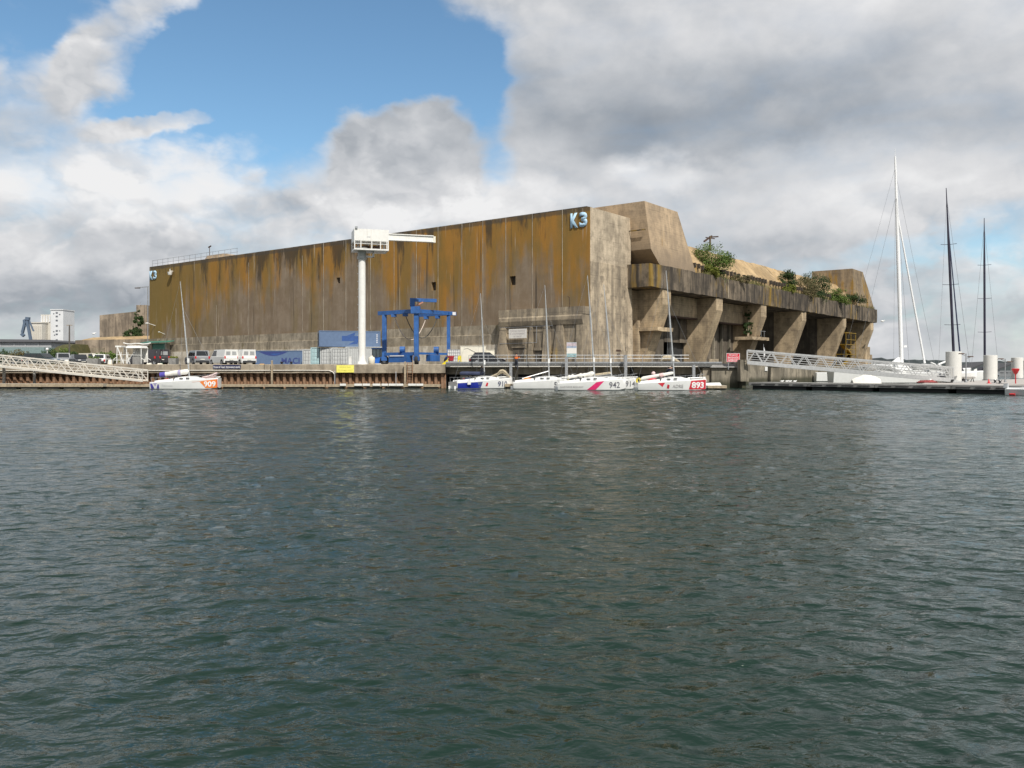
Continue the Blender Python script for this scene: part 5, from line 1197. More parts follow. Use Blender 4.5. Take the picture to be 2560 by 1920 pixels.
# ------------------------------------------------------------------ racing boats, bow towards +x, starboard side faces the camera
def mini_boat(label, loc, rz, spec):
    t = thing('sailing_boat', label, 'boat', loc, rz, 'racing boats moored along the quay')
    Lh = 3.25
    zs = lambda x_: .66 + .42 * ((x_ + Lh) / 6.5) ** 1.1          # sheer
    def bd(x_):                                              # half beam at the deck
        u = (x_ + Lh) / 6.5
        b = 1.30 + .18 * math.sin(math.pi * min(u, .8) / .8 * .9)
        if u > .62: b *= max(.0, 1 - ((u - .62) / .38) ** spec.get('bowpow', 2.6) * spec.get('bowcut', .80))
        return max(b, .05)
    zk = lambda x_: -.26 + .34 * abs((x_ + .3) / 3.4) ** 2.2
    def hb(x_, z_):
        f = min(1, max(0, z_ / zs(x_))); b = bd(x_)
        return b * (.90 + .07 * min(1, f * 2) + .03 * max(0, 2 * f - 1))
    st = [-3.25, -3.0, -2.4, -1.6, -.8, 0, .8, 1.5, 2.1, 2.5, 2.8, 3.02, 3.16, 3.25]; rings = []
    for x_ in st:
        b = bd(x_); z = zs(x_); k_ = zk(x_); ring = [(x_, 0, k_)]
        half = [(b * .55, k_ + .05), (hb(x_, .0), max(k_ + .10, 0.0)), (hb(x_, z * .5), z * .5), (hb(x_, z), z), (b * .93, z + .045), (b * .5, z + .075)]
        ring += [(x_, y_, z_) for y_, z_ in half] + [(x_, 0, z + .085)] + [(x_, -y_, z_) for y_, z_ in half[::-1]]
        rings.append(ring)
    M().loft(rings, smooth=True).build('hull', spec.get('hull', WHITE_CLEAN), t)
    # boot stripe
    bs = M(); n_ = 26
    M().grid(lambda u, v: ((-3.2 + 6.4 * u), -(hb(-3.2 + 6.4 * u, .02 + .07 * v) + .012), -.03 + .11 * v), n_, 1, True).build('boot_stripe', pmat('boot_grey', (.09, .10, .095), .5), t, recalc=False)
    def patch(name, c, mat, nu=10, nv=4, off=.012):
        """flat colour patch on the starboard side, corners (x, fraction of sheer)"""
        def fn(u, v):
            a = Vector(c[0]).lerp(Vector(c[1]), u); b = Vector(c[3]).lerp(Vector(c[2]), u); q_ = a.lerp(b, v)
            z_ = q_.y * zs(q_.x); return (q_.x, -(hb(q_.x, z_) + off), z_)
        return M().grid(fn, nu, nv, True).build(name, mat, t, recalc=False)
    for nm, c, mat in spec.get('patches', ()): patch(nm, c, mat)
    for txt, xc, fz, w_, h_, mat, bold in spec.get('texts', ()):
        def warp(v): return Vector((v.x, -(hb(v.x, v.z) + .024), v.z))
        text_mesh('sail_number' if txt.isdigit() else 'lettering', txt, mat, t, (xc, 0, fz * zs(xc)), width=w_, height=h_, bold=bold, warp=warp)
    # coachroof and cockpit
    mx = spec.get('mast_x', .9)
    cr_ = []
    for x_, w_, h_ in ((-1.1, .75, .02), (-.95, .78, .36), (0, .72, .42), (.9, .55, .34), (1.7, .3, .10), (1.9, .1, .0)):
        z = zs(x_) + .06; cr_.append([(x_, -w_, z - .05), (x_, -w_ * .92, z + h_ * .8), (x_, 0, z + h_), (x_, w_ * .92, z + h_ * .8), (x_, w_, z - .05)])
    M().loft(cr_, smooth=True).build('coachroof', spec.get('roof', WHITE_CLEAN), t)
    for x_ in (-.5, .15): M().box(x_, x_ + .34, -.80, -.70, zs(x_) + .20, zs(x_) + .30).build('cabin_window', GLASS, t)
    M().box(-2.9, -1.15, -.55, .55, zs(-2) + .03, zs(-2) + .10).build('cockpit_floor', pmat('cockpit_grey', (.35, .35, .34), .6), t)
    for y_ in (-.62, .62): M().hexa([(-3.0, y_ - .06, zs(-2.6)), (-1.15, y_ - .06, zs(-1.6)), (-1.15, y_ + .06, zs(-1.6)), (-3.0, y_ + .06, zs(-2.6))], [(-3.0, y_ - .04, zs(-2.6) + .16), (-1.15, y_ - .04, zs(-1.6) + .34), (-1.15, y_ + .04, zs(-1.6) + .34), (-3.0, y_ + .04, zs(-2.6) + .16)]).build('cockpit_coaming', WHITE_CLEAN, t)
    # rig
    H_ = spec.get('mast_h', 10.0); rake = spec.get('rake', .8); z0 = zs(mx) + .38
    top_ = Vector((mx - rake, spec.get('lean', 0), z0 + H_)); base = Vector((mx, 0, z0))
    mm = spec.get('mast_mat', pmat('silver_mast', (.55, .56, .56), .4, .5))
    ms = M().tube(base - Vector((0, 0, .35)), base.lerp(top_, .55), .075, 8, .07).tube(base.lerp(top_, .55), top_, .07, 8, .025)
    ms.build('mast', mm, t, recalc=False)
    sp = base.lerp(top_, .17)
    M().box(sp.x - .06, sp.x + .12, sp.y - .1, sp.y + .1, sp.z - .22, sp.z + .22).build('mast_fitting', WHITE_CLEAN, t)
    h_pt = base.lerp(top_, .72)
    for y_ in (-1.25, 1.25): M().tube((mx - .5, y_, zs(mx)), h_pt, .009, 4).build('shroud', GALV, t)
    M().tube((3.1, 0, zs(3.1) + .05), h_pt, .008, 4).build('forestay', GALV, t)
    M().tube((-3.15, 0, zs(-3.1) + .05), top_, .007, 4).build('backstay', GALV, t)
    # boom and what lies on it
    be = Vector(spec.get('boom_end', (-2.7, 0, zs(-2.6) + .75))); bs_ = base + Vector((-.05, 0, spec.get('goose', .35)))
    bo = M().tube(bs_, be, .055, 8).build('boom', spec.get('boom_mat', ALU), t)
    if spec.get('cover'):
        cm, r0, r1, lump = spec['cover']; rnd = random.Random(hash(label) % 1000); rings = []
        for i in range(15):
            u = i / 14; c_ = bs_.lerp(be, u) + Vector((0, 0, .08)); rr_ = (r0 + (r1 - r0) * u) * (1 + lump * rnd.uniform(-1, 1)) * (.45 if i in (0, 14) else 1)
            rings.append([(c_.x, c_.y + math.cos(a) * rr_ * .8, c_.z + math.sin(a) * rr_) for a in [2 * math.pi * q_ / 10 for q_ in range(10)]])
        cv = M().loft(rings, smooth=True).build('sail_cover' , cm, t)
        for a, b, m2 in spec.get('cover_bands', ()):
            c0 = bs_.lerp(be, a) + Vector((0, 0, .08)); c1 = bs_.lerp(be, b) + Vector((0, 0, .08)); rm = (r0 + (r1 - r0) * (a + b) / 2) * 1.04 + lump * .1
            M().tube(c0, c1, rm, 12).build('cover_band', m2, cv)
    # lifelines and deck gear
    for y_ in (-1, 1):
        pts = []
        for x_ in (-2.7, -1.6, -.5, .6, 1.6, 2.5):
            b_ = bd(x_) * .92 * y_; M().tube((x_, b_, zs(x_)), (x_, b_, zs(x_) + .45), .014, 5).build('stanchion', GALV, t); pts.append((x_, b_, zs(x_) + .44))
        M().path(pts, .008, 4).build('lifeline', GALV, t)
    for x_, y_ in ((-1.3, -.62), (-1.3, .62), (-.8, -.5)): M().lathe([(.07, 0), (.06, .1), (.08, .16)], 10, (x_, y_, zs(x_) + .38)).build('winch', BLACK, t)
    rnd = random.Random(len(label))
    M().path([(-2.0 + .22 * math.cos(i * .7), -.2 + .18 * math.sin(i * .7), zs(-2) + .14 + .01 * i) for i in range(22)], .022, 5).build('rope_coil', spec.get('rope', RED), t)
    M().hexa([(-1.15, -.7, zs(-1) + .02), (-.98, -.7, zs(-1) + .02), (-.98, .7, zs(-1) + .02), (-1.15, .7, zs(-1) + .02)], [(-1.12, -.6, zs(-1) + .38), (-1.0, -.6, zs(-1) + .38), (-1.0, .6, zs(-1) + .38), (-1.12, .6, zs(-1) + .38)]).build('companionway', TRIM, t)
    M().box(1.15, 1.55, -.22, .22, zs(1.3) + .16, zs(1.3) + .28).build('foredeck_hatch', GLASS, t)
    if spec.get('bag'): M().ball((-1.75, -.45, zs(-1.7) + .22), .26, 10, (1.7, .8, .8)).build('sail_bag', spec['bag'], t)
    # rails, sprit, rudders
    M().path([(-3.1, -1.15, zs(-3.1)), (-3.15, -1.15, zs(-3) + .5), (-3.15, 1.15, zs(-3) + .5), (-3.1, 1.15, zs(-3.1))], .02).build('pushpit', GALV, t)
    M().path([(2.6, -.75, zs(2.6)), (2.7, -.7, zs(2.7) + .45), (3.2, -.15, zs(3) + .5), (3.2, .15, zs(3) + .5), (2.7, .7, zs(2.7) + .45), (2.6, .75, zs(2.6))], .018).build('pulpit', GALV, t)
    M().tube((1.2, .12, zs(1.2) + .22), (3.3, .12, zs(3.2) + .16), .05, 8).build('bowsprit', spec.get('sprit', WHITE_CLEAN), t)
    for y_ in (-.85, .85): M().box(-3.42, -3.24, y_ - .025, y_ + .025, -.5, .30).build('rudder', spec.get('rudder', WHITE_CLEAN), t)
    return t
N_GREY = pmat('number_grey', (.13, .13, .15), .5); N_NAVY = pmat('number_navy', (.11, .12, .19), .5); N_W = pmat('number_white', (.85, .85, .84), .45)
ORANGE = pmat('orange_film', (.85, .24, .05), .4, var=.05); PURPLE = pmat('purple_film', (.085, .07, .36), .4); LILAC = pmat('lilac_film', (.36, .33, .50), .5); PINK = pmat('magenta_film', (.75, .035, .17), .4); RFILM = pmat('red_film', (.62, .035, .055), .35); ROYAL = pmat('royal_film', (.02, .035, .30), .35); PALE = pmat('pale_print', (.66, .66, .66), .5); TEXTG = pmat('text_grey', (.38, .36, .36), .5); STEELB = pmat('steel_blue', (.12, .14, .26), .4)
mini_boat('white boat with orange bow numbered 909 and purple banded boom cover', (wx(468, 85), 85, 0), 1, dict(mast_h=9.6, rake=.95, mast_x=.25, bowcut=.6,
    patches=[('orange_bow', [(1.0, .78), (3.1, .92), (3.1, .93), (1.0, .80)], ORANGE), ('orange_bow', [(2.2, .14), (3.16, .14), (3.16, .95), (1.7, .80)], ORANGE), ('red_tip', [(3.16, .2), (3.225, .2), (3.225, .95), (3.16, .95)], RFILM),
             ('purple_stern', [(-3.1, .14), (-2.78, .14), (-2.98, .86), (-3.18, .86)], PURPLE), ('lilac_stern', [(-2.72, .55), (-2.64, .50), (-2.48, .93), (-2.88, .93)], LILAC), ('purple_stern', [(-2.55, .14), (-2.28, .14), (-2.30, .72), (-2.42, .72)], PURPLE)],
    texts=[('909', 2.58, .52, 1.0, .56, N_W, .03), ('Pierrette', -1.45, .55, 1.05, .22, PALE, .0)], cover=(SAIL, .28, .24, .05), boom_end=(-2.75, 0, 1.35), goose=.45, cover_bands=[(.28, .36, LILAC), (.80, .98, PURPLE)]))
mini_boat('white boat with dark blue stern numbered 910 below the black hatchback', (wx(1206, 87.3), 87.3, 0), 24, dict(mast_h=8.6, rake=.45, mast_x=.25, bag=NAVY,
    patches=[('blue_stern', [(-3.2, .12), (-.75, .12), (-.55, .9), (-3.2, .9)], ROYAL), ('red_emblem', [(-.25, .35), (.0, .30), (.06, .72), (-.12, .78)], RFILM), ('steel_stripe', [(-.95, .2), (-.78, .2), (-.58, .88), (-1.1, .88)], STEELB)],
    texts=[('910', 1.75, .52, 1.2, .54, N_NAVY, .012)], cover=(NAVY, .16, .22, .08), boom_end=(-2.4, .2, 1.5), goose=.25, boom_mat=NAVY))
mini_boat('plain white boat partly hidden behind boat 942, figure five on its side', (wx(1361, 86), 86, 0), 4, dict(mast_h=9.3, rake=.45, mast_x=.5, bag=ORANGE,
    texts=[('5', .98, .5, .3, .55, N_GREY, .01)], boom_end=(-2.3, -.3, 1.05), goose=.55, boom_mat=ALU))
mini_boat('white boat numbered 914 behind boat 942 with folded beige boom', (wx(1512, 84.5), 84.5, 0), -2, dict(mast_h=9.2, rake=.8, mast_x=.7,
    texts=[('914', 2.45, .55, 1.0, .54, N_GREY, .008)], cover=(TARP, .12, .10, .1), boom_end=(-2.2, 0, 1.2), goose=.3, sprit=WHITE_CLEAN))
mini_boat('white boat with magenta stripe numbered 942 and bundled white sail', (wx(1478, 80.6), 80.6, 0), 0, dict(mast_h=9.7, rake=.70, mast_x=.35, bowcut=.7, bag=BLACK, rope=YEL,
    patches=[('magenta_stripe', [(-.62, .02), (.22, .02), (1.08, .97), (.36, .90)], PINK)],
    texts=[('942', 2.1, .53, 1.05, .56, N_GREY, .008), ('GUSTAVE ROUSSY', -1.95, .47, 2.2, .17, TEXTG, .0)], cover=(SAIL, .17, .26, .30), boom_end=(-2.35, 0, 1.05), goose=.30))
mini_boat('white boat with red bow block numbered 893 at the right end of the row', (wx(1677, 80.0), 80.0, 0), -1, dict(mast_h=10.1, rake=.80, mast_x=.35, bowcut=.65, bag=RFILM,
    patches=[('red_bow', [(1.45, .13), (3.2, .13), (3.2, .96), (1.68, .96)], RFILM), ('red_triangle', [(-1.15, .62), (-1.02, .45), (-.78, .95), (-1.45, .93)], RFILM), ('red_mark', [(-.62, .30), (-.42, .22), (-.35, .62), (-.55, .74)], RFILM)],
    texts=[('893', 2.35, .52, 1.25, .60, N_W, .035), ('ADRE', .42, .48, 1.0, .30, TEXTG, .0)], cover=(SAIL, .14, .24, .06), boom_end=(-2.85, 0, .98), goose=.35, cover_bands=[(.32, .44, pmat('pink_cloth', (.72, .50, .48), .7))]))
# loose gear on and around the boats
def heap(name, label, cat, loc, pts, mat, seed):
    rnd = random.Random(seed); t = thing(name, label, cat, loc)
    rings = []
    for (x_, y_, z_, r_) in pts:
        rings.append([(x_ + jit(rnd, .04), y_ + math.cos(a) * r_ * 1.1, z_ + math.sin(a) * r_ * rnd.uniform(.8, 1.2)) for a in [2 * math.pi * q_ / 9 for q_ in range(9)]])
    M().loft(rings, smooth=True).build('cloth', mat, t); M().path([(p_[0], p_[1] - p_[3] * 1.15, p_[2]) for p_ in pts[1:-1]], .015).build('lashing', DARK, t)
    return t
Y = 88.5
heap('sail_bag', 'crumpled beige sail bundle on the bow of boat 910', 'sail', (wx(1247, Y), Y, 1.12), [(-1.3, 0, .0, .08), (-.7, 0, .12, .14), (-.2, 0, .30, .20), (.1, 0, .62, .22), (.4, 0, .68, .26), (.7, 0, .5, .24), (1.0, 0, .22, .18), (1.25, 0, .0, .08)], TARP, 3)
heap('sail_bag', 'pink and white folded sail on the bow of boat 909', 'sail', (wx(528, 85), 85, 1.0), [(-1.5, 0, .05, .06), (-.9, 0, .14, .14), (-.3, 0, .22, .18), (.2, 0, .34, .22), (.5, 0, .52, .16), (.62, 0, .66, .05)], pmat('pink_sailcloth', (.66, .50, .48), .8), 5)
heap('tarpaulin', 'pale tarpaulin heap on the jetty behind boat 893', 'tarpaulin', (wx(1672, 92), 92, 2.75), [(-.9, 0, .2, .1), (-.6, 0, .42, .3), (-.1, 0, .45, .34), (.3, 0, .42, .3), (.7, 0, .25, .2), (1.2, 0, .05, .08)], TARP, 6)
t = thing('buoy', 'orange fender buoy at the stern of boat 909', 'buoy', (wx(383, 84.3), 84.3, .05)); M().ball((0, 0, .05), .20, 12, (1.2, 1, 1)).build('ball', ORANGE, t); M().tube((0, 0, .2), (0, 0, .34), .04).build('eye', DARK, t)
t = thing('fuel_can', 'white jerrycan hanging on the side of boat 910', 'jerrycan', (wx(1173, 85.1), 85.1, .46)); M().hexa([(-.17, -.08, 0), (.17, -.08, 0), (.17, .08, 0), (-.17, .08, 0)], [(-.16, -.08, .46), (.16, -.08, .46), (.16, .08, .46), (-.16, .08, .46)]).build('can', WHITE_CLEAN, t); M().tube((0, 0, .46), (0, 0, .54), .04).build('cap', DARK, t)
t = thing('lifebuoy', 'yellow horseshoe lifebuoy at the stern of boat 893', 'lifebuoy', (wx(1594, 81), 80.4, .62))
M().path([(.18 * math.cos(a), 0, .28 + .24 * math.sin(a)) for a in [R(-60 + 30 * i) for i in range(11)]], .085, 8).build('ring', YEL, t); M().bar((-.05, .05, -.05), (-.05, .05, .3), .03, .03).build('bracket', GALV, t)
t = thing('radar_ball', 'pink and white ball buoy standing behind boat 893', 'buoy', (wx(1634, 82.6), 82.6, .70)); M().ball((0, 0, .88), .22, 12).build('ball', pmat('pink_ball', (.72, .52, .50), .5), t); M().lathe([(.25, .50), (.22, .66)], 12).build('collar', RFILM, t); M().tube((0, 0, 0), (0, 0, .7), .03).build('stem', GALV, t)
# ------------------------------------------------------------------ people
def person(label, loc, rz, joints, cols, hair, scale=1.0):
    """one continuous skinned body; joints: name -> position"""
    t = thing('person', label, 'person', loc, rz)
    names = list(joints); idx = {n_: i for i, n_ in enumerate(names)}
    bones = [('pelvis', 'waist'), ('waist', 'chest'), ('chest', 'neck'), ('neck', 'head'), ('head', 'crown')]
    for s_ in 'LR': bones += [('chest', 'sho' + s_), ('sho' + s_, 'elb' + s_), ('elb' + s_, 'wri' + s_), ('wri' + s_, 'han' + s_), ('pelvis', 'hip' + s_), ('hip' + s_, 'kne' + s_), ('kne' + s_, 'ank' + s_), ('ank' + s_, 'toe' + s_)]
    rad = dict(pelvis=.15, waist=.13, chest=.155, neck=.06, head=.095, crown=.075)
    for s_ in 'LR': rad.update({'sho' + s_: .07, 'elb' + s_: .05, 'wri' + s_: .035, 'han' + s_: .032, 'hip' + s_: .10, 'kne' + s_: .065, 'ank' + s_: .045, 'toe' + s_: .04})
    me = bpy.data.meshes.new('body'); me.from_pydata([joints[n_] for n_ in names], [(idx[a], idx[b]) for a, b in bones], [])
    o = link('body', me, t)
    sk = o.modifiers.new('skin', 'SKIN'); sk.use_smooth_shade = True
    for n_, v in zip(names, me.skin_vertices[0].data): r_ = rad[n_]; v.radius = (r_, r_)
    me.skin_vertices[0].data[idx['pelvis']].use_root = True
    o.modifiers.new('sub', 'SUBSURF').levels = 1; o.modifiers['sub'].render_levels = 2
    # clothing colours follow the body from foot to head
    m = bpy.data.materials.new('clothing'); m.use_nodes = True; k = NT(m.node_tree)
    out = k.n('ShaderNodeOutputMaterial'); b = k.n('ShaderNodeBsdfPrincipled'); k.t.links.new(b.outputs[0], out.inputs[0])
    z_ = k.sep(k.n('ShaderNodeTexCoord').outputs['Object'])[2]; b.inputs['Roughness'].default_value = .85
    zt = joints['crown'][2] + .1
    k.set(b.inputs['Base Color'], k.ramp(k.m('DIVIDE', z_, zt), [(max(0, h_ / zt), c_) for h_, c_ in cols], 'CONSTANT')); me.materials.append(m)
    hd = Vector(joints['head']).lerp(Vector(joints['crown']), .75)
    M().ball(tuple(hd + Vector((-.015, 0, .035))), .112, 12, (1, 1, .85)).build('hair', hair, t)
    face = Vector(joints['head']) + Vector((.09, 0, .02))
    M().ball(tuple(face), .022, 6).build('nose', pmat('skin', (.50, .30, .21), .6), t)
    return t
SKIN = (.50, .30, .21); HAIR = pmat('dark_hair', (.03, .02, .015), .7)
def stand(dy=.16):
    j_ = dict(pelvis=(0, 0, .95), waist=(0, 0, 1.10), chest=(0, 0, 1.33), neck=(0, 0, 1.50), head=(.02, 0, 1.60), crown=(.01, 0, 1.72))
    for s_, q_ in (('L', 1), ('R', -1)): j_.update({'sho' + s_: (0, q_ * .19, 1.42), 'elb' + s_: (-.02, q_ * .25, 1.14), 'wri' + s_: (.10, q_ * .24, .92), 'han' + s_: (.14, q_ * .23, .84), 'hip' + s_: (0, q_ * .10, .90), 'kne' + s_: (.03, q_ * .11, .48), 'ank' + s_: (0, q_ * .12, .08), 'toe' + s_: (.16, q_ * .13, .04)})
    return j_
p1 = stand(); p1.update(elbL=(.18, .22, 1.22), wriL=(.36, .18, 1.30), hanL=(.43, .16, 1.32), elbR=(.16, -.24, 1.24), wriR=(.34, -.2, 1.34), hanR=(.41, -.18, 1.36), kneL=(.16, .12, .56), ankL=(.02, .12, .28), toeL=(.16, .13, .24))
person('person in dark clothes with orange vest climbing beside the jetty railing', (wx(1291, 89.7), 89.7, 1.95), 60, p1, [(0, (.03, .035, .05)), (1.15, (.75, .17, .03)), (1.36, (.20, .10, .08)), (1.48, SKIN)], HAIR)
p2 = stand(); p2.update(waist=(.10, 0, 1.08), chest=(.27, 0, 1.22), neck=(.40, 0, 1.32), head=(.50, 0, 1.38), crown=(.58, 0, 1.46), shoL=(.28, .19, 1.28), shoR=(.28, -.19, 1.28), elbL=(.50, .2, 1.10), wriL=(.74, .16, 1.12), hanL=(.82, .14, 1.13), elbR=(.50, -.2, 1.12), wriR=(.74, -.16, 1.14), hanR=(.82, -.14, 1.15))
person('person in dark jacket leaning forward at the mast of boat 893', (wx(1667, 80.9), 81.0, .78), 4, p2, [(0, (.025, .03, .045)), (.95, (.02, .025, .04)), (1.30, SKIN)], HAIR)
p3 = stand(); p3.update(pelvis=(0, 0, .42), waist=(.04, 0, .58), chest=(.10, 0, .80), neck=(.14, 0, .95), head=(.18, 0, 1.04), crown=(.18, 0, 1.16), shoL=(.1, .19, .88), shoR=(.1, -.19, .88), elbL=(.2, .24, .62), wriL=(.4, .2, .52), hanL=(.46, .18, .5), elbR=(.2, -.24, .62), wriR=(.4, -.2, .52), hanR=(.46, -.18, .5), hipL=(.02, .1, .40), hipR=(.02, -.1, .40), kneL=(.42, .13, .44), kneR=(.42, -.13, .44), ankL=(.44, .12, .08), ankR=(.44, -.12, .08), toeL=(.58, .13, .04), toeR=(.58, -.13, .04))
person('person in dark clothes sitting on the deck of boat 910', (wx(1201, 87.2), 87.2, 1.16), 20, p3, [(0, (.012, .013, .02)), (.40, (.012, .014, .022)), (.97, (.04, .025, .02))], HAIR)
# ------------------------------------------------------------------ left background
def bx(a, b, y0, y1, Y): return wx(a, Y), wx(b, Y), wz(y1, Y), wz(y0, Y)
t = thing('old_bunker', 'lower weathered grey brown bunker with ivy left of the big one', 'bunker', (wx(310, 200), 205, 0))
Y = 198
x0, x1, _, z1 = bx(249, 380, 787, 900, Y)
M().hexa([(x0, Y, 2), (x1, Y, 2), (x1, Y + 40, 2), (x0, Y + 40, 2)], [(x0, Y, 14.6), (x1, Y, 15.9), (x1, Y + 40, 15.9), (x0, Y + 40, 14.6)]).build('wall', C_OLD, t, world=True)
M().box(wx(355, Y), wx(380, Y), Y - 3, Y + 12, 2, wz(765, Y)).build('stair_block', C_OLD, t, world=True)
Y2 = 182
M().hexa([(wx(186, Y2), Y2, 2), (wx(378, Y2), Y2, 2), (wx(378, Y2), Y - .1, 2), (wx(206, Y2), Y - .1, 2)], [(wx(188, Y2), Y2, 8.2), (wx(378, Y2), Y2, 8.5), (wx(378, Y2), Y - .1, 9.3), (wx(240, Y2), Y - .1, 9.3)]).build('terrace', C_OLD, t, world=True)
M().hexa([(wx(189, Y2), Y2 + .02, 8.0), (wx(378, Y2), Y2 + .02, 8.3), (wx(378, Y2), Y2 + 15, 8.5), (wx(205, Y2), Y2 + 15, 8.3)], [(wx(215, Y2), Y2 + 3, 8.9), (wx(378, Y2), Y2 + 3, 9.3), (wx(378, Y2), Y2 + 15, 9.9), (wx(240, Y2), Y2 + 15, 9.7)]).build('terrace_coping', C_ROOF, t, world=True)
for a, b in ((228, 262), (300, 340)): M().box(wx(a, Y2), wx(b, Y2), Y2 - .25, Y2 - .003, 2, 6.5).build('limewash_patch', C_PLINTH, t, world=True)
for i in range(6): M().tube((wx(366, Y), Y - 3.2, wz(765, Y) + .0), (wx(366, Y), Y - 3.2, wz(758, Y)), .05).build('rail_post', GALV, t, world=True) if i == 0 else None
shrub('ivy', 'tall green ivy climbing the wall of the old left bunker', 'ivy', (wx(292, 181), 191.5, 9.2), 2.2, 6.2, LEAF_D, 31, count=1100, size=.22, stem=False, depth=1)
shrub('shrub', 'dark bush at the foot of the ivy on the old bunker', 'shrub', (wx(290, 181), 189, 8.9), 4.0, 1.9, LEAF_D, 32, count=800, size=.2, stem=False)
# silo
SW = pmat('silo_white', (.66, .67, .68), .7, var=.05, scale=.2, streak=.25, dirt=(.5, .48, .45)); SC = pmat('silo_cream', (.58, .55, .49), .7, var=.05, scale=.2, streak=.25, dirt=(.42, .38, .32)); WIN = pmat('far_window', (.13, .14, .16), .4)
Y = 620
s_ = thing('grain_silo', 'tall white grain silo with column of windows far left', 'silo', (wx(125, Y), Y, 0))
def far(name, a, b, y0, y1, d0, d1, mat): x0, x1, z0, z1 = bx(a, b, y0, y1, Y); return M().box(x0, x1, Y + d0, Y + d1, z0, z1).build(name, mat, s_, world=True)
far('tower', 126.5, 158, 775, 925, 0, 16, SW); far('tower_parapet', 126, 159, 773, 775.2, -.5, 16.5, SW); far('silo_block', 98, 126.4, 786, 925, 2, 18, SC); far('silo_block', 86, 116, 808, 925, -6, 1.9, SC)
far('cornice', 84.5, 117, 806.5, 808.6, -6.6, 2.5, SC)
for i in range(4): far('rib', 99.5 + i * 6.6, 102.5 + i * 6.6, 789, 805, 1.4, 2, SW)
for i in range(6): far('drum_rib', 88 + i * 4.6, 90.3 + i * 4.6, 816, 900, -6.5, -6, SC)
for yy in (782, 791, 801, 814.5, 827, 835.5, 850): far('window', 139.5, 144.5, yy - 1.8, yy + 1.8, -.2, .02, WIN)
for a, yy in ((133, 784), (148, 786), (133, 829), (148, 827), (135, 837.5)): far('window', a, a + 3, yy - 1.1, yy + 1.1, -.2, .02, WIN)
# harbour crane
HB = pmat('blue_grey_steel', (.10, .14, .20), .6, var=.1)  # one blue-grey base colour for every crane bar
Y = 560; hc = thing('harbour_crane', 'distant blue grey harbour crane beside the silo', 'crane', (wx(70, Y), Y, 0))
def hbar(name, a, b, w_): M().bar((wx(a[0], Y), Y, wz(a[1], Y)), (wx(b[0], Y), Y, wz(b[1], Y)), w_, w_).build(name, HB, hc, world=True)
for n_, a, b, w_ in (('jib', (67, 797), (77, 850), 1.5), ('jib', (64, 800), (56, 832), 1.5), ('boom', (71, 797), (84, 828), .8), ('head', (65, 796), (74, 797), 2.0), ('strut', (58, 802), (66, 798), 1.0), ('strut', (59, 803), (61, 815), .8), ('counterweight', (54, 834), (60, 840), 1.8), ('leg', (77, 849), (78, 900), 1.5), ('strut', (62, 816), (68, 812), .8)): hbar(n_, a, b, w_)
# warehouse and bank
Y = 300; wh = thing('warehouse', 'long pale grey warehouse with dark roof at the left edge', 'warehouse', (wx(60, Y), Y, 0))
x0, x1, z0, z1 = bx(-90, 128, 855, 922, Y); M().box(x0, x1, Y, Y + 40, 1, z1).build('wall', pmat('warehouse_grey', (.36, .37, .38), .7, var=.06, scale=.3, streak=.2), wh, world=True)
M().hexa([(x0 - 1, Y - 1, z1 + .02), (x1 + 1.5, Y - 1, z1 + .02), (x1 + 1.5, Y + 40, z1 + .02), (x0 - 1, Y + 40, z1 + .02)], [(x0 - 1, Y + 2, z1 + 1.2), (x1 - 2, Y + 2, z1 + .9), (x1 - 2, Y + 38, z1 + .9), (x0 - 1, Y + 38, z1 + 1.2)]).build('roof', pmat('roof_felt', (.07, .07, .075), .9), wh, world=True)
for a in (0, 34, 62, 95): M().box(wx(a, Y), wx(a, Y) + .5, Y - .15, Y - .002, 1, z1 - .05).build('pilaster', MATS['warehouse_grey'], wh, world=True)
M().box(wx(-90, 250), wx(110, 250), 250, 262, 1, wz(868, 250)).build('lean_to', pmat('teal_cladding', (.20, .27, .27), .6), wh, world=True)
Y = 175; bk = thing('earth_bank', 'olive grass covered earth bank left of the old bunker', 'bank', (wx(150, Y), Y, ZQ))
rnd = random.Random(8); rings = []
for i in range(26):
    u = i / 25; x_ = wx(104 + 92 * u, Y); h_ = 4.7 * math.sin(math.pi * min(1, .04 + u * 1.9) / 2) ** 1.2 * min(1, .15 + (1 - u) * 4.5) + jit(rnd, .12)
    rings.append([(x_, Y - 4, ZQ - .2), (x_, Y - 2.6, ZQ + h_ * .42 + jit(rnd, .15)), (x_, Y - 1.2, ZQ + h_ * .78 + jit(rnd, .15)), (x_, Y + .6, ZQ + h_ * .95), (x_, Y + 3, ZQ + h_ + jit(rnd, .1)), (x_, Y + 12, ZQ + h_), (x_, Y + 14, ZQ - .2)])
M().loft(rings).build('slope', foliage_mat('dry_grass', (.065, .065, .025), (.10, .09, .035), (.045, .055, .02)), bk, world=True)
for i, (px_, y0, Y, w_, h_, lm, lab) in enumerate(((20, 872, 150, 6, 3.0, LEAF_D, 'dark bush at the far left edge below the warehouse'), (48, 872, 146, 4, 2.8, LEAF_B, 'brown and yellow bush above the left end of the gangway'), (128, 870, 150, 5, 3.0, LEAF_D, 'dark bush left of the tall utility pole'),
        (160, 869, 152, 5, 3.2, LEAF_A, 'green bush right at the foot of the utility pole'), (187, 874, 150, 2.5, 2.7, LEAF_D, 'small dark bush at the left corner of the old bunker'), (268, 884, 128, 3.4, 2.2, LEAF_A, 'green bush behind the small white car'), (90, 872, 158, 6, 2.6, LEAF_D, 'wide dark hedge behind the dark parked cars'))):
    shrub('bush', lab, 'bush', (wx(px_, Y), Y, ZQ), w_, h_, lm, 40 + i, count=900, size=.2, group='bushes behind the car park')
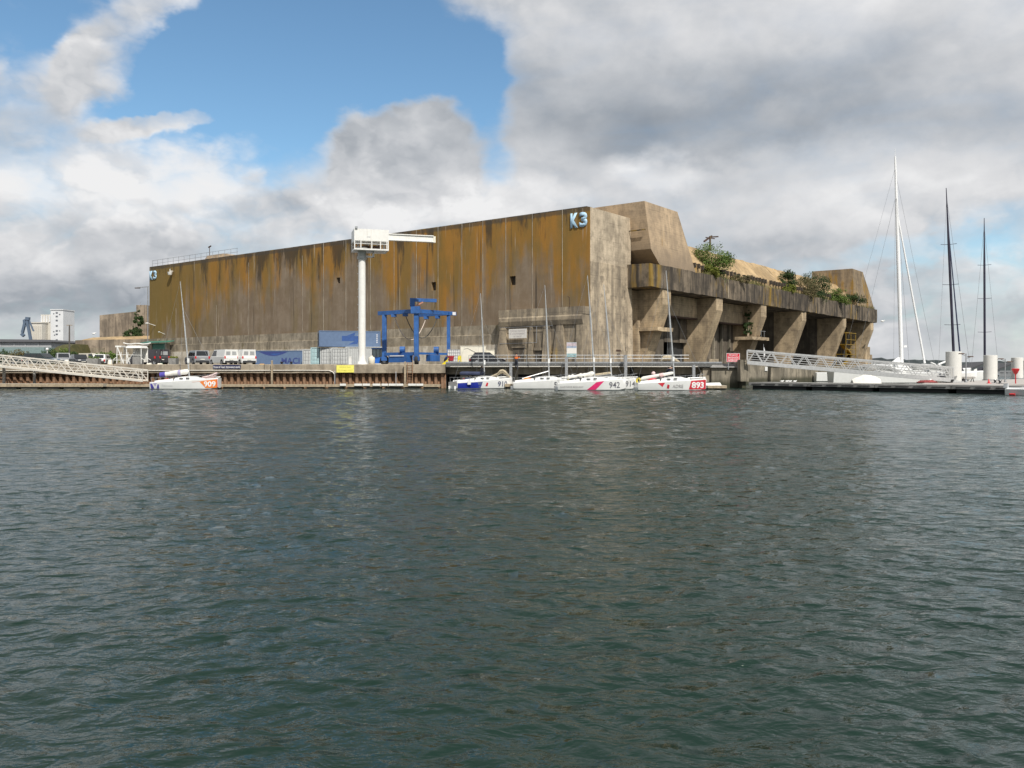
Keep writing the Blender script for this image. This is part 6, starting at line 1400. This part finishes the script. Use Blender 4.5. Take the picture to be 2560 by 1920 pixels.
def pole(label, px_, y0, Y, r_, mat, name='utility_pole', heads=0, cat='pole'):
    t = thing(name, label, cat, (wx(px_, Y), Y, ZQ if Y > 89 else .66)); zt = wz(y0, Y) - t.location.z
    M().tube((0, 0, 0), (0, 0, zt), r_, 8, r_ * .7).build('shaft', mat, t)
    M().lathe([(r_ * 2.2, 0), (r_ * 2.2, .06), (r_ * 1.3, .25)], 10).build('foot', mat, t)
    for i in range(heads):
        sx = -1 if i == 0 else 1
        M().bar((0, 0, zt - .25 - .25 * i), (sx * .45, 0, zt - .05 - .3 * i), .05, .05).build('arm', mat, t)
        M().hexa([(sx * .45 - .3, -.15, zt - .05 - .3 * i), (sx * .45 + .3, -.15, zt - .05 - .3 * i), (sx * .45 + .3, .15, zt - .05 - .3 * i), (sx * .45 - .3, .15, zt - .05 - .3 * i)], [(sx * .45 - .2, -.1, zt + .05 - .3 * i), (sx * .45 + .2, -.1, zt + .05 - .3 * i), (sx * .45 + .2, .1, zt + .05 - .3 * i), (sx * .45 - .2, .1, zt + .05 - .3 * i)]).build('lamp_head', RUST_D, t)
    return t
t = pole('dark utility pole rising behind the parked cars', 173.5, 812, 150, .16, pmat('creosote', (.10, .09, .08), .9))
M().bar((-.5, 0, wz(813, 150) - ZQ), (.5, 0, wz(813, 150) - ZQ), .1, .12).build('crossarm', WOOD, t)
pole('small round lamp on short post behind the dark cars', 118, 873, 130, .06, WHITE, 'street_lamp', 0, 'lamp'); o = COL.objects['street_lamp']; M().ball((0, 0, wz(873, 130) - ZQ), .22).build('globe', WHITE, o)
t = thing('lamp_mast', 'thin lamp mast with long arm behind the left end of the big bunker', 'lamp', (wx(369.5, 172), 172, ZQ)); zt = wz(718, 172) - ZQ
M().tube((0, 0, 0), (0, 0, zt), .10, 8).build('mast', GALV, t); M().bar((.2, 0, zt + .1), (-2.2, 0, zt - .1), .12, .16).build('arm', GALV, t); M().box(-2.6, -1.6, -.2, .2, zt - .25, zt - .1).build('lamp_head', RUST_D, t)
def gull(label, px_, py_, Y, s=1.0, flying=True):
    t = thing('seagull', label, 'bird', (wx(px_, Y), Y, wz(py_, Y)), 0, 'seagulls')
    M().ball((0, 0, 0), .16 * s, 8, (1.6, .8, .8)).build('body', WHITE_CLEAN, t)
    for sy in (-1, 1):
        a = (0, 0, .04 * s)
        M().add([(-.1 * s, 0, .05 * s), (.12 * s, 0, .05 * s), (.5 * s * sy + .02, .05, .16 * s), (.42 * s * sy - .06, .05, .16 * s)] if flying else [(-.2 * s, sy * .1 * s, .06 * s), (.15 * s, sy * .12 * s, .08 * s), (-.35 * s, sy * .06 * s, .02 * s)], [(0, 1, 2, 3)] if flying else [(0, 1, 2)]).build('wing', pmat('gull_grey', (.5, .51, .53), .7), t, recalc=False)
    M().ball((.24 * s, 0, .09 * s), .08 * s, 8).build('head', WHITE_CLEAN, t)
    return t
gull('white gull flying left of the old bunker', 234, 834, 150, 1.2); gull('dark gull flying right of the bunker end wall', 2206, 803, 190, 1.6)
for i in range(4):
    g_ = gull(('first', 'second', 'third', 'fourth')[i] + ' from the left of four gulls resting on the concrete pontoon', 1954, 948.5, 90.5, .7, False)
    c_ = PF(1.6 + .45 * i, 3.2 + .15 * (i % 2)); g_.location = (c_[0], c_[1], .775)
# ------------------------------------------------------------------ right side: cylinders, masts, marina
for px_, Y, y0, d, lab in ((2384, 88.5, 879, .755, 'nearest white mooring cylinder at the foot of the aluminium gangway'), (2476, 101.5, 888, .75, 'middle white mooring cylinder behind the red cone'), (2543, 116, 894, .74, 'farthest white mooring cylinder at the right edge')):
    t = thing('mooring_cylinder', lab, 'pile', (wx(px_, Y), Y, .665), 0, 'white mooring cylinders'); zt = wz(y0, Y) - .665
    M().lathe([(d, 0), (d, zt - .02), (d - .03, zt), (.02, zt)], 28).build('cylinder', pmat('cylinder_white', (.68, .67, .63), .5, var=.03), t)
    M().lathe([(d + .12, 0), (d + .12, .1), (d + .005, .1)], 24).build('collar', GALV, t)
def hull(L, B, H, mat, t, z0=0, name='hull', x0=0, y0=0, fine=1.0):
    rings = []
    for i in range(13):
        u = i / 12; x_ = (u - .5) * L; b = B / 2 * (.82 + .18 * math.sin(u * 3.0)) * (1 - max(0, (u - .55) / .45) ** 1.8); b = max(b, .04); z = H * (.85 + .25 * u * u)
        rings.append([(x_ + x0, y0, z0 - .3 + .25 * abs(u - .5)), (x_ + x0, y0 + b * .8, z0), (x_ + x0, y0 + b, z0 + z), (x_ + x0, y0, z0 + z + .12), (x_ + x0, y0 - b, z0 + z), (x_ + x0, y0 - b * .8, z0)])
    return M().loft(rings, smooth=False).build(name, mat, t)
MW = pmat('white_mast', (.86, .86, .86), .5, var=.02); MDK = pmat('carbon_mast', (.03, .028, .05), .4, var=.3, scale=.8)
Y = 128
tri = thing('trimaran', 'big white trimaran with tall white mast behind the aluminium gangway', 'boat', (wx(2254, Y), Y, 0), 8)
hull(23, 2.6, 1.9, WHITE_CLEAN, tri); hull(20, 1.3, 1.5, WHITE_CLEAN, tri, .1, 'float_hull', 0, -7.5); hull(20, 1.3, 1.5, WHITE_CLEAN, tri, .1, 'float_hull', 0, 7.5)
for x_ in (-4.5, 3.5): M().path([(x_, -7.5, 1.4), (x_, -4, 2.2), (x_, 0, 2.4), (x_, 4, 2.2), (x_, 7.5, 1.4)], .42, 8).build('crossbeam', WHITE_CLEAN, tri)
M().hexa([(-3.2, -1.3, 1.9), (1, -1.1, 1.9), (1, 1.1, 1.9), (-3.2, 1.3, 1.9)], [(-2.8, -1, 2.9), (0, -.8, 2.9), (0, .8, 2.9), (-2.8, 1, 2.9)]).build('coachroof', WHITE_CLEAN, tri)
zb = 2.6; zt = wz(392, Y); mb = Vector((0, 0, zb)); mt = Vector((-1.06, 0, zt))
M().tube(mb, mb.lerp(mt, .6), .30, 10, .28).tube(mb.lerp(mt, .6), mt, .28, 10, .13).tube(mt, mt + Vector((0, 0, 1.2)), .025).build('mast', MW, tri, recalc=False)
M().hexa([(-2.2, -.06, zb + .1), (-.2, -.06, zb + .1), (-.2, .06, zb + .1), (-2.2, .06, zb + .1)], [(-.6, -.06, zb + 1.2), (-.2, -.06, zb + 1.2), (-.2, .06, zb + 1.2), (-.6, .06, zb + 1.2)]).build('gooseneck_fairing', MW, tri)
M().box(.25, .75, -.2, .2, wz(866, Y) - .15, wz(866, Y) + .15).build('radar_dome', MW, tri)
fs = mb.lerp(mt, .74); M().tube((4.0, .3, 2.9), fs, .16, 8, .11).build('furled_headsail', MW, tri)
M().tube((5.5, 0, 2.5), mb.lerp(mt, .92), .02, 4).build('forestay', GALV, tri)
for y_ in (-7.4, 7.4): M().tube((-3.5, y_, 1.6), mb.lerp(mt, .82), .02, 4).build('shroud', GALV, tri); M().tube((-6.0, y_, 1.6), mb.lerp(mt, .95), .015, 4).build('backstay', GALV, tri)
for (px0, py0), (px1, py1) in (((2288, 907), (2300, 912)), ((2307, 912), (2342, 899))): M().tube((wx(px0, Y) - tri.location.x, -4, wz(py0, Y)), (wx(px1, Y) - tri.location.x, -4, wz(py1, Y)), .14, 8).build('foil', WHITE_CLEAN, tri)
def yacht(label, px_, Y, ytop, lean, hm, L, group=None, boomang=None, stay=None):
    t = thing('racing_yacht', label, 'boat', (wx(px_, Y), Y, 0), 62); hull(L, 4.2, 1.3, hm, t)
    M().hexa([(-2, -1.2, 1.75), (2, -1, 1.8), (2, 1, 1.8), (-2, 1.2, 1.75)], [(-1.6, -.9, 2.4), (1.2, -.7, 2.3), (1.2, .7, 2.3), (-1.6, .9, 2.4)]).build('coachroof', hm, t)
    zt = wz(ytop, Y); ca, sa = math.cos(R(62)), math.sin(R(62)); wl = lambda dx: Vector((dx * ca, -dx * sa, 0))      # sideways in the picture, in boat axes
    b0 = Vector((.0, 0, 1.8)); b1 = b0 + wl(lean) + Vector((0, 0, zt - 1.8))
    M().tube(b0, b0.lerp(b1, .7), .19, 8, .17).tube(b0.lerp(b1, .7), b1, .17, 8, .05).build('mast', MDK, t, recalc=False)
    for i in range(3):
        c_ = b0.lerp(b1, .25 + .22 * i)
        for s_ in (-1, 1): M().tube(c_, c_ + Vector((-.2, s_ * 1.0, .05)), .035, 5).build('spreader', MDK, t)
    for s_ in (-1, 1): M().tube((.0, s_ * 2.0, 1.8), b0.lerp(b1, .95), .018, 4).build('shroud', GALV, t)
    if stay: M().tube(b0 + wl(stay), b0.lerp(b1, .82), .11, 6, .05).build('furled_headsail', NAVY, t)
    M().tube((.2, 0, 2.6), (-4.5, 0, 2.3), .10, 8).build('boom', MDK, t)
    return t
DH = pmat('dark_hull', (.035, .035, .045), .3, coat=.4)
yacht('dark hulled racing yacht with dark mast behind the nearest white cylinder', 2386, 118, 470, -1.15, DH, 17, stay=1.0)
yacht('farther dark yacht with bare dark mast behind the middle cylinder', 2462, 140, 545, -.1, DH, 17)
pole('grey double headed lamp post right of the nearest cylinder', 2415, 884, 86.0, .07, GALV, 'street_lamp', 2, 'lamp'); pole('grey double headed lamp post right of the middle cylinder', 2513, 897, 88.0, .06, GALV, 'street_lamp', 2, 'lamp')
t = thing('traffic_cone', 'red traffic cone on the pontoon platform', 'cone', (wx(2472, 80), 80.0, .665)); M().lathe([(.13, .03), (.035, .40), (.01, .42)], 12).build('cone', RED, t); M().box(-.17, .17, -.17, .17, 0, .03).build('base', RED, t)
for px_, Y, lab in ((2488, 82.5, 'left black mooring bitt on the platform behind the cone'), (2500, 78.5, 'right black mooring bitt at the platform edge')):
    t = thing('mooring_bitt', lab, 'bollard', (wx(px_, Y), Y, .665), 0, 'black mooring bitts'); M().lathe([(.16, 0), (.10, .08), (.10, .22), (.18, .27), (.15, .33), (.02, .34)], 12).build('post', BLACK, t); M().box(-.28, .28, -.16, .16, 0, .03).build('plate', BLACK, t)
t = thing('lifebuoy_station', 'red cupped lifebuoy holder on post near the right edge', 'lifebuoy', (wx(2539, 79), 79.0, .665)); M().lathe([(.05, .85), (.16, .95), (.30, 1.25), (.33, 1.38), (.25, 1.42)], 14).build('cup', RED, t); M().tube((0, 0, 0), (0, 0, .9), .05).build('post', RED, t)
t = thing('motor_boat', 'white motor boat with outboard cut by the right edge of the picture', 'boat', (*PF(26.7, -1.25), 0), -50)
hull(4.6, 1.7, .55, WHITE_CLEAN, t); M().box(-1.2, -.9, -.6, .6, .5, .66).build('thwart', WHITE_CLEAN, t)
ob = M().hexa([(-2.62, -.13, .55), (-2.3, -.13, .55), (-2.3, .13, .55), (-2.62, .13, .55)], [(-2.58, -.11, .88), (-2.3, -.11, .92), (-2.3, .11, .92), (-2.58, .11, .88)]).build('outboard_motor', pmat('grey_cowl', (.45, .46, .47), .4), t); M().bar((-2.46, 0, -.2), (-2.46, 0, .55), .1, .16).build('outboard_leg', GALV, ob)
M().tube((-1.9, -.88, .08), (-1.5, -.88, .08), .08).build('fender', RED, t)
t = thing('covered_dinghy', 'white tarpaulin covered dinghy behind the concrete pontoon', 'boat', (wx(2165, 90), 90, .05)); rings = []
rnd = random.Random(2)
for i in range(11):
    u = i / 10; x_ = -1.5 + 3.0 * u; w_ = .75 * math.sin(math.pi * (.12 + .8 * u)) ** .5; h_ = .55 + .75 * math.sin(math.pi * (.08 + .8 * u)) + jit(rnd, .05)
    rings.append([(x_, -w_, .0), (x_, -w_, .45), (x_, -w_ * .4, h_ * .95), (x_, 0, h_ + .08), (x_, w_ * .4, h_ * .95), (x_, w_, .45), (x_, w_, .0)])
M().loft(rings, smooth=False).build('cover', SAIL, t); M().box(-1.4, 1.4, -.6, .6, -.25, .02).build('hull', WHITE_CLEAN, t)
M().ball((-1.1, -.62, .32), .12, 8).build('fender', pmat('plum_fender', (.18, .05, .12), .5), t)
for a, b, Y, m_, lab in ((2322, 2336, 84, WHITE_CLEAN, 'left white fender cushion under the lower end of the gangway'), (2341, 2353, 84, SAIL, 'right white fender cushion near the foot of the gangway'),):
    t = thing('fender_cushion', lab, 'fender', (wx((a + b) / 2, Y), Y, .54), 0, 'white cushions under the gangway'); w_ = wx(b, Y) - wx(a, Y); M().tube((-w_ / 2, 0, .35), (w_ / 2, 0, .35), .22, 10).build('cylinder', m_, t); M().tube((-w_ / 2 - .06, 0, .35), (-w_ / 2, 0, .35), .05).build('eye', DARK, t)
t = thing('rope_pile', 'reddish rope pile on the platform under the gangway end', 'rope', (wx(2325, 81), 81.6, .665))
M().path([(.75 * math.cos(i * .5) * (1 - .012 * i) * 1.4, .28 * math.sin(i * .5), .05 + .006 * i) for i in range(40)], .045, 6).build('coil', pmat('red_rope', (.32, .07, .07), .8, var=.3), t)
t = thing('dinghy_rack', 'white dinghy lying on trestles right of the nearest cylinder', 'boat', (wx(2419, 90), 90.0, .665)); hull(1.9, .9, .42, WHITE_CLEAN, t, .55)
M().hexa([(.55, -.05, .6), (.95, -.05, .55), (.95, .05, .55), (.55, .05, .6)], [(.68, -.04, 1.3), (.98, -.04, 1.42), (.98, .04, 1.42), (.68, .04, 1.3)]).build('fin', WHITE_CLEAN, t)
for x_ in (-.5, .5): M().bar((x_, -.3, 0), (x_, 0, .6), .06, .06).bar((x_, .3, 0), (x_, 0, .6), .06, .06).build('trestle', DARK, t)
# marina sheds with dark roofs
for a, b, Y, y0, lab in ((2424, 2466, 230, 905, 'dark mono pitched marina roof left of the middle cylinder'), (2494, 2534, 240, 907, 'dark mono pitched marina roof right of the middle cylinder')):
    t = thing('marina_shed', lab, 'shed', (wx((a + b) / 2, Y), Y, 0), 0, 'dark roofed marina sheds'); w_ = (wx(b, Y) - wx(a, Y)) / 2; zt = wz(y0, Y)
    M().box(-w_ + .2, w_ - .2, .5, 7.5, -.3, zt - 2.2).build('wall', pmat('shed_grey', (.22, .23, .24), .7), t)
    M().hexa([(-w_, 0, zt - 2.1), (w_, 0, zt - .4), (w_, 8, zt - .4), (-w_, 8, zt - 2.1)], [(-w_, 0, zt - 1.8), (w_, 0, zt), (w_, 8, zt), (-w_, 8, zt - 1.8)]).build('roof', MATS['roof_felt'], t)
    for k_ in range(3): M().box(-w_ + 1 + k_ * w_ * .6, -w_ + 2 + k_ * w_ * .6, .44, .498, 1.0, zt - 2.9).build('window', GLASS, t)
# yellow stair tower between the last fins
t = thing('stair_tower', 'yellow steel stair tower between the two farthest concrete fins', 'stairs', (CX, CY, 0), math.degrees(math.atan2(AP[1], AP[0])))
for s0 in (95.9, 99.5, 103.0):
    for p_ in (1.2, 3.2): M().bar((p_, s0, 2.4), (p_, s0, 9.9), .10, .10).build('post', AMBER, t)
for zz in (5.2, 7.3, 9.8):
    M().box(1.1, 3.3, 95.8, 103.1, zz - .1, zz).build('landing', AMBER, t)
for zz in (6.2, 8.3): M().bar((3.25, 95.9, zz), (3.25, 103, zz), .08, .1).build('guard_rail', AMBER, t)
for a, b in (((96.5, 2.5), (102.5, 5.1)), ((102.5, 5.2), (96.5, 7.2))): M().bar((2.2, a[0], a[1]), (2.2, b[0], b[1]), .9, .22).build('flight', AMBER, t)
t = thing('banner_flag', 'narrow white banner flag standing behind the gangway head', 'flag', (wx(1909, 104), 104, ZQ)); M().tube((0, 0, 0), (0, 0, 2.6), .025).build('pole', GALV, t)
M().grid(lambda u, v: (.02 + .2 * u * math.sin(math.pi * min(1, v + .15)), .03 * math.sin(u * 3), 1.0 + 1.55 * v), 3, 8).build('cloth', P_LTW, t, recalc=False)
